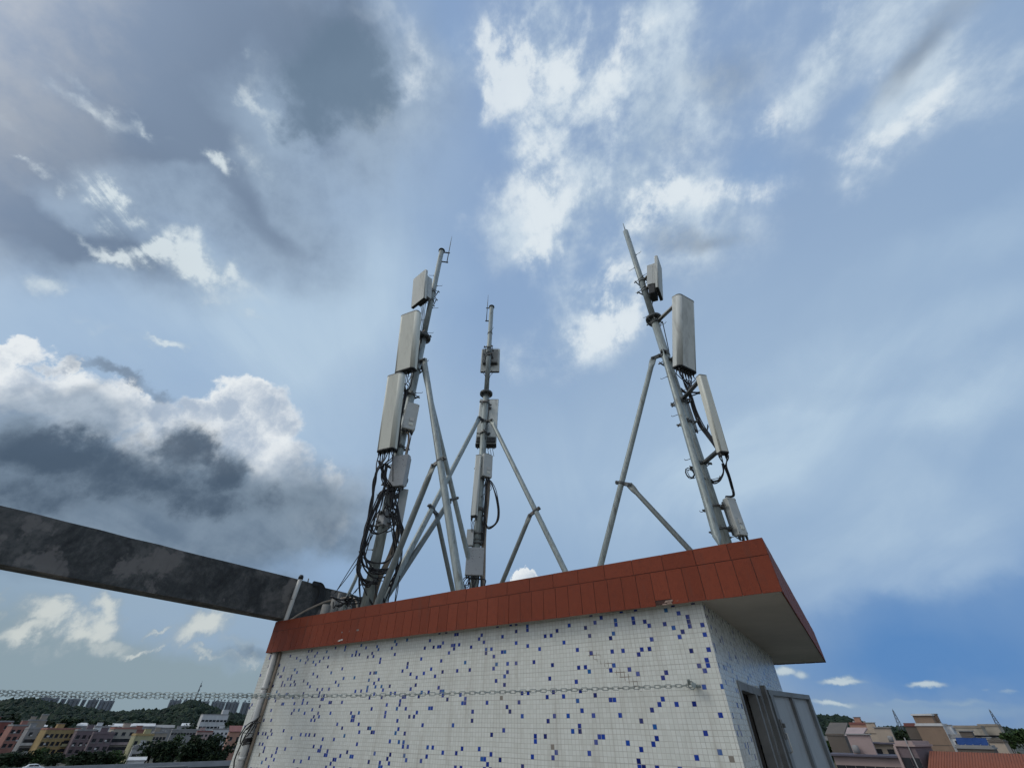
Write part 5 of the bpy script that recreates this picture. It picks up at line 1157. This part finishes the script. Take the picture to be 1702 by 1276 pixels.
# far tower blocks, distance haze put into their wall colour
def tower(x0, x1, yt, D, lab, nst, grp):
    a, b = onD(x0, 1165, D), onD(x1, 1165, D); c = (a + b) / 2; c.z = 0; zt = onD((x0 + x1) / 2, yt, D).z; w = math.hypot(a.x - b.x, a.y - b.y); n = -Vector((c.x, c.y, 0)).normalized(); r, n, u = frame(math.degrees(math.atan2(n.y, n.x)))
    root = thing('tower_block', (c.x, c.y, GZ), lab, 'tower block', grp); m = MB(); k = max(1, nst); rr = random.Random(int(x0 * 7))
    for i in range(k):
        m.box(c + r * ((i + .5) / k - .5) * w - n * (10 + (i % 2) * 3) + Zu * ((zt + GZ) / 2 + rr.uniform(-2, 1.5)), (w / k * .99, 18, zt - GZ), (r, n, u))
    m.build('wall', 'tower_haze_tint', root)
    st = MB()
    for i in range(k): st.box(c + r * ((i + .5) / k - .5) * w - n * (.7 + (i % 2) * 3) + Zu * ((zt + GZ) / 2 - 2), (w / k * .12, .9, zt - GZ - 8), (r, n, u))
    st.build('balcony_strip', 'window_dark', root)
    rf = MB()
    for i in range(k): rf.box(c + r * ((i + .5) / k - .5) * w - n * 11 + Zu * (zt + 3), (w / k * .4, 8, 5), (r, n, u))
    rf.build('roof_house', 'tower_haze_tint', root)
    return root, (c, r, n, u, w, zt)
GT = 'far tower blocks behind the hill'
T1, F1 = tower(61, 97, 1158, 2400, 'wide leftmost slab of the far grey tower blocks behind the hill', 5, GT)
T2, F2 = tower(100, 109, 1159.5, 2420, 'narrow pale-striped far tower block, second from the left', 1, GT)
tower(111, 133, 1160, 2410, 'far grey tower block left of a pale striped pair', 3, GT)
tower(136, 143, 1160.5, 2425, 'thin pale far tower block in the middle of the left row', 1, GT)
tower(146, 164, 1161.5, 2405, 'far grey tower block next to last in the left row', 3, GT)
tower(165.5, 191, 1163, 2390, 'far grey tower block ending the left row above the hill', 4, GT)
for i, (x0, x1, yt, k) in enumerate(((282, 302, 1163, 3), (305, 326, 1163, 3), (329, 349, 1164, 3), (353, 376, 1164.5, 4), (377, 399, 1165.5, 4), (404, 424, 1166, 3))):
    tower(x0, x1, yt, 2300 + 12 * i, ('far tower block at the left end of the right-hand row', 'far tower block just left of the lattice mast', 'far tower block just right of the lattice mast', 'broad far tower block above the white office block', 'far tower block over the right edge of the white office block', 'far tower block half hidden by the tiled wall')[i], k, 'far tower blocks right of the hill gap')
# lattice masts
def lattice(x, yt, yb, D, lab, wb, panels=7):
    t = onD(x[1], yt, D); b0 = onD(x[0], yb, D); c = Vector((t.x, t.y, 0)); h0, h1 = GZ, t.z
    m = MB(); P = lambda i, k: c + Vector((math.cos(k * math.pi / 2 + .4), math.sin(k * math.pi / 2 + .4), 0)) * (wb * (1 - .86 * i / panels)) + Zu * (h0 + (h1 - h0) * (i / panels) ** .9)
    th = .18 * D / 900
    for i in range(panels):
        for k in range(4):
            for a, b in ((P(i, k), P(i + 1, k)), (P(i, k), P(i + 1, (k + 1) % 4)), (P(i + 1, k), P(i + 1, (k + 1) % 4))): m.tube([a, b], th, 4)
    o = thing('lattice_tower', (c.x, c.y, GZ), lab, 'lattice tower', 'distant lattice towers')
    m.build('frame', 'lattice_steel', o)
    MB().tube([c + Zu * (h1 - .5), c + Zu * (h1 + 3)], th * 1.4, 6).build('top_mast', 'lattice_steel', o)
    return o
lt = lattice((325, 335), 1135, 1165, 1100, 'slim distant lattice mast rising behind the chain on the left', 3.2, 9)
c = onD(335, 1135, 1100); an = MB()
for k in range(5): an.box(Vector((c.x, c.y, c.z - 4 - 6 * k)) + Vector((.8 * (-1) ** k, .8, 0)), (1.7, 1.7, 2.6))
an.build('antenna_cluster', 'lattice_steel', lt)
lattice((1495, 1484), 1180, 1206, 1400, 'distant lattice tower above the beige houses on the right', 7, 7)
lattice((1660, 1645), 1180, 1212, 1500, 'distant lattice tower above the cream building at far right', 7, 7)

# road with its barrier and a car
ra, rb = onD(-90, 1281, 212), onD(400, 1265.5, 226)
rd = Vector((rb.x - ra.x, rb.y - ra.y, 0)).normalized(); rn = Vector((rd.y, -rd.x, 0))
if rn.dot(Vector((ra.x, ra.y, 0))) > 0: rn = -rn
L_r = (Vector((rb.x - ra.x, rb.y - ra.y, 0))).length; mid = Vector(((ra.x + rb.x) / 2, (ra.y + rb.y) / 2, 0))
ZR = (ra.z + rb.z) / 2 - .5
m = MB().box(mid - rn * 8.5 + Zu * (ZR - .9), (L_r * 1.5, 17, 1.2), (rd, rn, Zu)); o = m.build('road', 'asphalt'); tag(o, kind='structure')
m = MB()
for k in range(-14, 15): m.box(mid - rn * 8.5 + rd * (k * 9.0) + Zu * (ZR - .296), (4, .15, .004), (rd, rn, Zu))
o = m.build('lane_marking', 'pvc_white'); tag(o, kind='structure')
m = MB().box(mid + rn * .3 + Zu * (ZR + .2), (L_r * 1.5, .3, 1.4), (rd, rn, Zu)); o = m.build('road_barrier', 'kerb', origin=mid + Zu * ZR); tag(o, 'long pale concrete barrier along the far side of the road', 'barrier')
def make_car(c, d, label):
    d = Vector(d).normalized(); s = Zu.cross(d); AXF = (d, s, Zu)
    root = thing('parked_car', c, label, 'car')
    def loft(secs, name, mat):
        vs = []; 
        for x, w, z0, z1 in secs: vs += [c + d * x + s * w + Zu * z0, c + d * x + s * w + Zu * (z1 - .08), c + d * x + s * (w - .10) + Zu * z1, c + d * x - s * (w - .10) + Zu * z1, c + d * x - s * w + Zu * (z1 - .08), c + d * x - s * w + Zu * z0]
        fs = []
        for i in range(len(secs) - 1):
            for k in range(6): fs.append((i * 6 + k, i * 6 + (k + 1) % 6, (i + 1) * 6 + (k + 1) % 6, (i + 1) * 6 + k))
        fs += [(5, 4, 3, 2, 1, 0), tuple((len(secs) - 1) * 6 + k for k in range(6))]
        return MB().add(vs, fs).build(name, mat, root)
    loft([(-2.2, .72, .38, .72), (-2.1, .84, .28, .92), (-1.2, .88, .25, .98), (.9, .88, .25, .96), (1.9, .84, .28, .82), (2.2, .70, .38, .66)], 'body', 'car_white')
    loft([(-1.75, .74, .90, .96), (-1.2, .74, .92, 1.40), (.1, .74, .92, 1.46), (.55, .74, .92, 1.38), (1.25, .74, .92, .97)], 'cabin', 'car_white')
    for x0, x1, nm in ((-1.12, -.25, 'side_window'), (-.17, .75, 'side_window')):
        for sg in (-1, 1): MB().box(c + d * (x0 + x1) / 2 + s * sg * .742 + Zu * 1.14, (x1 - x0, .02, .30), AXF).build(nm, 'window_dark', root)
    MB().add([c + d * 1.22 + s * .62 + Zu * 1.0, c + d * 1.22 - s * .62 + Zu * 1.0, c + d * .60 - s * .58 + Zu * 1.385, c + d * .60 + s * .58 + Zu * 1.385], [(0, 1, 2, 3)]).build('windscreen', 'window_dark', root)
    for x in (-1.35, 1.35):
        for sg in (-1, 1):
            wh = MB().tube([c + d * x + s * sg * .68 + Zu * .31, c + d * x + s * sg * .88 + Zu * .31], .31, 16).build('wheel', 'rubber', root)
            MB().tube([c + d * x + s * sg * .86 + Zu * .31, c + d * x + s * sg * .89 + Zu * .31], .19, 12).build('rim', 'chain_steel', wh)
    for sg in (-1, 1): MB().box(c + d * 2.14 + s * sg * .58 + Zu * .62, (.10, .26, .12), AXF).build('headlight', 'window_frame', root)
cc_ = onD(57, 1273, 190)
cz = Vector((cc_.x, cc_.y, cc_.z - .95))
hw = MB().box(cz - Zu * 1.0, (70, 5, 1.98), (rd, rn, Zu)).build('road', 'asphalt'); tag(hw, kind='structure')
make_car(cz, rd, 'small white car on the road at the bottom left corner')

# trees: trunk, and a crown of many small leaf clumps
def leafy(name, c, R_, Hc, n, rng, lsz, mat, parent):
    m = MB(); sub = [(Vector((rng.gauss(0, .42), rng.gauss(0, .42), rng.uniform(-.55, .75))), rng.uniform(.28, .55)) for _ in range(max(7, n // 60))]
    for _ in range(n):
        o_, rr = rng.choice(sub); dv = Vector((rng.gauss(0, 1), rng.gauss(0, 1), rng.gauss(0, 1))).normalized() * rr * rng.uniform(.55, 1.05)
        p = o_ + dv; q = c + Vector((p.x * R_, p.y * R_, p.z * Hc)); s = lsz * rng.uniform(.6, 1.4)
        a = Vector((rng.gauss(0, 1), rng.gauss(0, 1), rng.gauss(0, .6))).normalized(); b = a.cross(Vector((rng.gauss(0, 1), rng.gauss(0, 1), rng.gauss(0, 1)))).normalized()
        m.add([q - a * s, q + b * s * .6, q + a * s, q - b * s * .6], [(0, 1, 2, 3)])
    return m.build(name, mat, parent)
def tree(x, yt, yb, D, width_px, label, group, mat='leaf_dark', n=700, seed=0):
    rng = random.Random(seed); t = onD(x, yt, D); b = onD(x, yb, D); c = Vector((t.x, t.y, 0)); w = (onD(x + width_px / 2, yb, D) - onD(x - width_px / 2, yb, D)).length / 2
    Hc = max(2.0, (t.z - b.z)); base = GZ; root = thing('tree', (c.x, c.y, base), label, 'tree', group)
    tr = MB(); z0 = base; ctr = c + Zu * (t.z - Hc * .5)
    tr.tube([c + Zu * base, c + Vector((.15, .1, 0)) + Zu * ((base + ctr.z) / 2), ctr], [.34, .26, .14], 9)
    for k in range(5):
        a = rng.uniform(0, 6.28); tr.tube([c + Zu * (base + (ctr.z - base) * rng.uniform(.55, .9)), ctr + Vector((math.cos(a) * w * .55, math.sin(a) * w * .55, Hc * rng.uniform(-.1, .35)))], [.13, .04], 6)
    tr.build('trunk', 'bark', root)
    leafy('crown', ctr, w * 1.05, Hc * .62, n, rng, max(.35, w * .13), mat, root)
GTR = 'dark trees below the houses on the left'
for i, (x, yt, yb, D, w, mat, lab) in enumerate((
    (258, 1236, 1270, 262, 46, 'leaf_dark', 'dark tree in front of the lime yellow house, left of the big clump'), (288, 1232, 1266, 258, 44, 'leaf_dark', 'dark bushy tree second in the near clump'), (302, 1224, 1262, 262, 26, 'leaf_mid', 'pointed tree rising above the near clump'),
    (322, 1234, 1268, 256, 46, 'leaf_dark', 'dark round tree in the middle of the near clump'), (346, 1222, 1266, 264, 56, 'leaf_dark', 'tallest broad dark tree in the near clump'), (372, 1228, 1268, 252, 44, 'leaf_dark', 'dark tree at the right end of the clump beside the pipe'),
    (14, 1252, 1278, 262, 44, 'leaf_dark', 'dark tree at the bottom left corner above the car'), (44, 1250, 1276, 268, 36, 'leaf_dark', 'dark tree right above the white car'), (74, 1246, 1272, 270, 36, 'leaf_mid', 'tree standing in front of the yellow house'), (98, 1252, 1274, 262, 34, 'leaf_dark', 'low dark tree at the right foot of the yellow house'),
    (132, 1252, 1274, 262, 44, 'leaf_dark', 'low dark tree below the mauve houses'), (168, 1252, 1274, 260, 44, 'leaf_dark', 'dark tree below the lower mauve house'), (200, 1246, 1272, 262, 34, 'leaf_mid', 'tree in front of the cream balconied house'),
    (30, 1186, 1206, 540, 40, 'leaf_dark', 'tree behind the rose house at the foot of the hill'), (110, 1196, 1210, 560, 50, 'leaf_dark', 'tree behind the yellow house at the foot of the hill'), (170, 1198, 1210, 570, 34, 'leaf_dark', 'tree at the foot of the hill behind the pale house'), (318, 1200, 1214, 560, 30, 'leaf_dark', 'tree standing left of the white office block'), (392, 1200, 1216, 520, 32, 'leaf_dark', 'tree right of the white office block'))):
    tree(x, yt, yb, D, w, lab, GTR, mat, 900 if D < 300 else 420, 100 + i)

# ---- right side
GR = 'houses on the right beyond the hut'
H('house', 'house', 1352, 1420, 1230, 1262, 150, 'paint_olive', 'olive grey yard building right behind the steel door', depth=14, yaw=-4, group=GR)
o, f = H('shed', 'shed', 1381, 1411, 1222, 1262, 105, 'shed_brown', 'dark brown lean-to shed with a high sloping side', depth=6, roof='shed', roofmat='shed_brown', rh=1.5, yaw=-12, group=None, over=.1)
o, f = H('house', 'house', 1416, 1446, 1203.5, 1226, 260, 'paint_orange', 'small orange brown house in front of the right-hand hill', win=(3, 2, 1.2, 1.0, 1.2, 6), yaw=-8, depth=9, group=GR, roofmat='roof_red')
o, f = H('house', 'house', 1438, 1481, 1218, 1246, 190, 'paint_beige', 'beige block with a flat dark eave right of the orange house', yaw=-6, depth=9, group=GR, roofmat='paint_beige')
o, f = H('house', 'house', 1404, 1434, 1228, 1252, 120, 'paint_beige', 'beige house with a pale roof sloping towards the dark shed', yaw=-14, depth=7, roof='shed', roofmat='paint_pink', rh=1.5, group=GR)
o, f = H('house', 'house', 1433, 1512, 1236, 1262, 125, 'paint_beige', 'wide beige house under a thin projecting dark roof slab', yaw=-4, depth=8, roofmat='roof_purple', par=0, over=1.4, win=(4, 1, 1.0, 1.0, .5, 1.9), group=GR)
o, f = H('house', 'house', 1388, 1502, 1257, 1275, 95, 'paint_pink', 'long low pinkish house with a dark purple roof edge at the bottom', yaw=-3, depth=6, roofmat='roof_purple', par=0, over=1.0, win=(7, 1, 1.1, .6, .9, 1.7), group=GR)
o, f = H('house', 'house', 1514, 1534, 1206.5, 1252, 178, 'shed_brown', 'brown stair block with a dark window opening beside the big brown house', yaw=-5, depth=7, win=(1, 2, 2.6, 1.5, 1.5, 9), group=GR, roofmat='roof_red')
o, f = H('house', 'house', 1534, 1580, 1206, 1256, 170, 'paint_brown', 'tall blank brown house with a white capped roof room', yaw=-8, depth=9, roofmat='paint_white', par=.35, group=GR)
c_, r_, n_, u_, w_, zt_, zg_ = f
MB().box(c_ - r_ * w_ * .12 - n_ * 4 + Zu * (zt_ + 1.2), (w_ * .72, 5.5, 1.8), (r_, n_, u_)).build('roof_room', 'paint_brown', o)
MB().box(c_ - r_ * w_ * .12 - n_ * 4 + Zu * (zt_ + 2.25), (w_ * .80, 6.2, .34), (r_, n_, u_)).build('white_cap', 'roof_sheet', o)
MB().box(c_ + r_ * (w_ / 2 + .03) - n_ * 4.5 + Zu * (zt_ + zg_) / 2, (.10, 9.2, zt_ - zg_), (r_, n_, u_)).build('white_edge', 'paint_white', o)
for zz in (3.6, 7.0): MB().box(c_ + n_ * .02 + Zu * (zt_ - zz), (w_ * .99, .05, .10), (r_, n_, u_)).build('floor_line', 'shed_brown', o)
# pale frame of the nearer house: corner pillar and beam
o, f = H('house', 'house', 1500, 1532, 1240, 1290, 80, 'paint_mauve', 'narrow mauve house corner with a pale pillar at the bottom right', yaw=-20, depth=5, roofmat='paint_pink', group=GR, par=.3, win=(2, 1, .8, 1.2, .8, 2.4))
c_, r_, n_, u_, w_, zt_, zg_ = f
MB().box(c_ - r_ * (w_ / 2 + .12) + n_ * .1 + Zu * (zt_ + zg_) / 2, (.24, .3, zt_ - zg_), (r_, n_, u_)).build('pillar', 'paint_pink', o)
MB().tube([c_ + r_ * w_ * .2 + n_ * .12 + Zu * zg_, c_ + r_ * w_ * .2 + n_ * .12 + Zu * (zt_ + .8)], .06, 8).build('drain_pipe', 'paint_grey', o)
o, f = H('factory', 'building', 1592, 1640, 1209, 1240, 260, 'paint_cream', 'cream factory block with dark strip windows on the right', yaw=-5, depth=14, win=(6, 1, 3.6, .5, 1.6, 3.0), group=GR, roofmat='paint_tan')
o, f = H('factory', 'building', 1634, 1668, 1206.5, 1238, 275, 'paint_cream', 'taller cream factory part with a stepped roof at far right', yaw=-5, depth=14, win=(4, 2, 2.2, .6, 1.5, 7), group=GR, roofmat='paint_tan')
o, f = H('house', 'house', 1571, 1592, 1213, 1240, 240, 'paint_white', 'small white roofed block between the brown house and the cream factory', yaw=-5, depth=8, group=GR)
o, f = H('house', 'house', 1576, 1614, 1226, 1242, 170, 'roof_sheet', 'white sheet-clad shed left of the blue tarpaulin', yaw=-5, depth=6, win=(1, 1, 1.4, 1.4, .3, 2), group=GR)
o, f = H('house', 'house', 1594, 1655, 1244, 1260, 128, 'shed_brown', 'low roof terrace carrying the blue tarpaulin', yaw=-6, depth=6, group=GR, par=.3)
c_, r_, n_, u_, w_, zt_, zg_ = f
# blue tarpaulin: sagging sheet over a frame
tv = []; nu, nv = 24, 8
for i in range(nu + 1):
    for j in range(nv + 1):
        a = i / nu; b = j / nv
        z = zt_ + .55 + 1.15 * (b if b < .7 else .7 + (b - .7) * .4) - .22 * abs(math.sin(a * math.pi * 4)) * (1 - b) + mnoise.noise(Vector((a * 7, b * 4, 2))) * .10
        tv.append(c_ + r_ * (a - .5) * w_ * .86 - n_ * (1.0 + b * 1.6) + Zu * z)
tf = [(i * (nv + 1) + j, (i + 1) * (nv + 1) + j, (i + 1) * (nv + 1) + j + 1, i * (nv + 1) + j + 1) for i in range(nu) for j in range(nv)]
o = MB().add(tv, tf, True).build('tarpaulin', 'tarp_blue', origin=c_ - n_ * 2 + Zu * (zt_ + .2)); tag(o, 'bright blue tarpaulin stretched over the low roof terrace on the right', 'tarpaulin')
so_ = o.modifiers.new('thickness', 'SOLIDIFY'); so_.thickness = .03
for i in range(5):
    p = c_ + r_ * (i / 4 - .5) * w_ * .84 - n_ * 1.0
    MB().tube([p + Zu * (zt_ + .1), p + Zu * (zt_ + .62)], .04, 6).build('frame_post', 'galvanised', o)
o, f = H('house', 'house', 1646, 1674, 1233, 1252, 150, 'paint_beige', 'small beige house right of the blue tarpaulin', yaw=-6, depth=6, group=GR, roofmat='shed_brown', par=.2)
# orange tiled roof close by
ra_, rb_ = onD(1556, 1262, 78), onD(1760, 1262, 78)
o, f = H('house', 'house', 1560, 1790, 1288, 1310, 76, 'paint_beige', 'near house under a broad orange tiled roof at the bottom right', yaw=-6, depth=11, roof='gable', roofmat='roof_orange', rh=1.55, group=GR, over=.5)
c_, r_, n_, u_, w_, zt_, zg_ = f
tl = MB()
for i in range(int(w_ / .24)):
    a = -w_ / 2 - .3 + i * .24
    p0 = c_ + r_ * a + n_ * .5 + Zu * (zt_ + .05); p1 = c_ + r_ * a - n_ * 5.5 + Zu * (zt_ + 1.60)
    tl.tube([p0, p1], .028, 6)
tl.build('roof_tiles', 'roof_orange', o)
for i, (x, yt, yb, D, w, mat, lab) in enumerate(((1692, 1216, 1244, 240, 52, 'leaf_mid', 'green tree at the right edge of the picture'), (1668, 1222, 1246, 235, 26, 'leaf_mid', 'smaller green tree left of the right edge beside the cream factory'), (1500, 1214, 1226, 420, 34, 'leaf_dark', 'dark tree under the right-hand lattice tower'), (1370, 1236, 1266, 112, 30, 'leaf_mid', 'shrubby tree just right of the steel door'), (1489, 1216, 1232, 300, 26, 'leaf_dark', 'dark tree behind the wide beige house'))):
    tree(x, yt, yb, D, w, lab, 'trees on the right', mat, 700, 300 + i)
# low scrub and trees far off in the gaps: a mass
def scrub(name, x0, x1, D0, D1, cnt, size):
    m = MB()
    for _ in range(cnt):
        x = rt.uniform(x0, x1); D_ = rt.uniform(D0, D1); p = onD(x, 1230, D_); s = size * rt.uniform(.5, 1.2)
        m.add([Vector((p.x, p.y, GZ)) + Vector((v.x * s * rt.uniform(.8, 1.3), v.y * s * rt.uniform(.8, 1.3), (v.z + .5) * s * rt.uniform(.7, 1.1))) for v in ICV], ICF)
    o = m.build(name, 'leaf_dark'); tag(o, kind='stuff')
scrub('undergrowth', -60, 430, 250, 640, 420, 1.9); scrub('undergrowth', 1340, 1720, 150, 800, 260, 1.8)
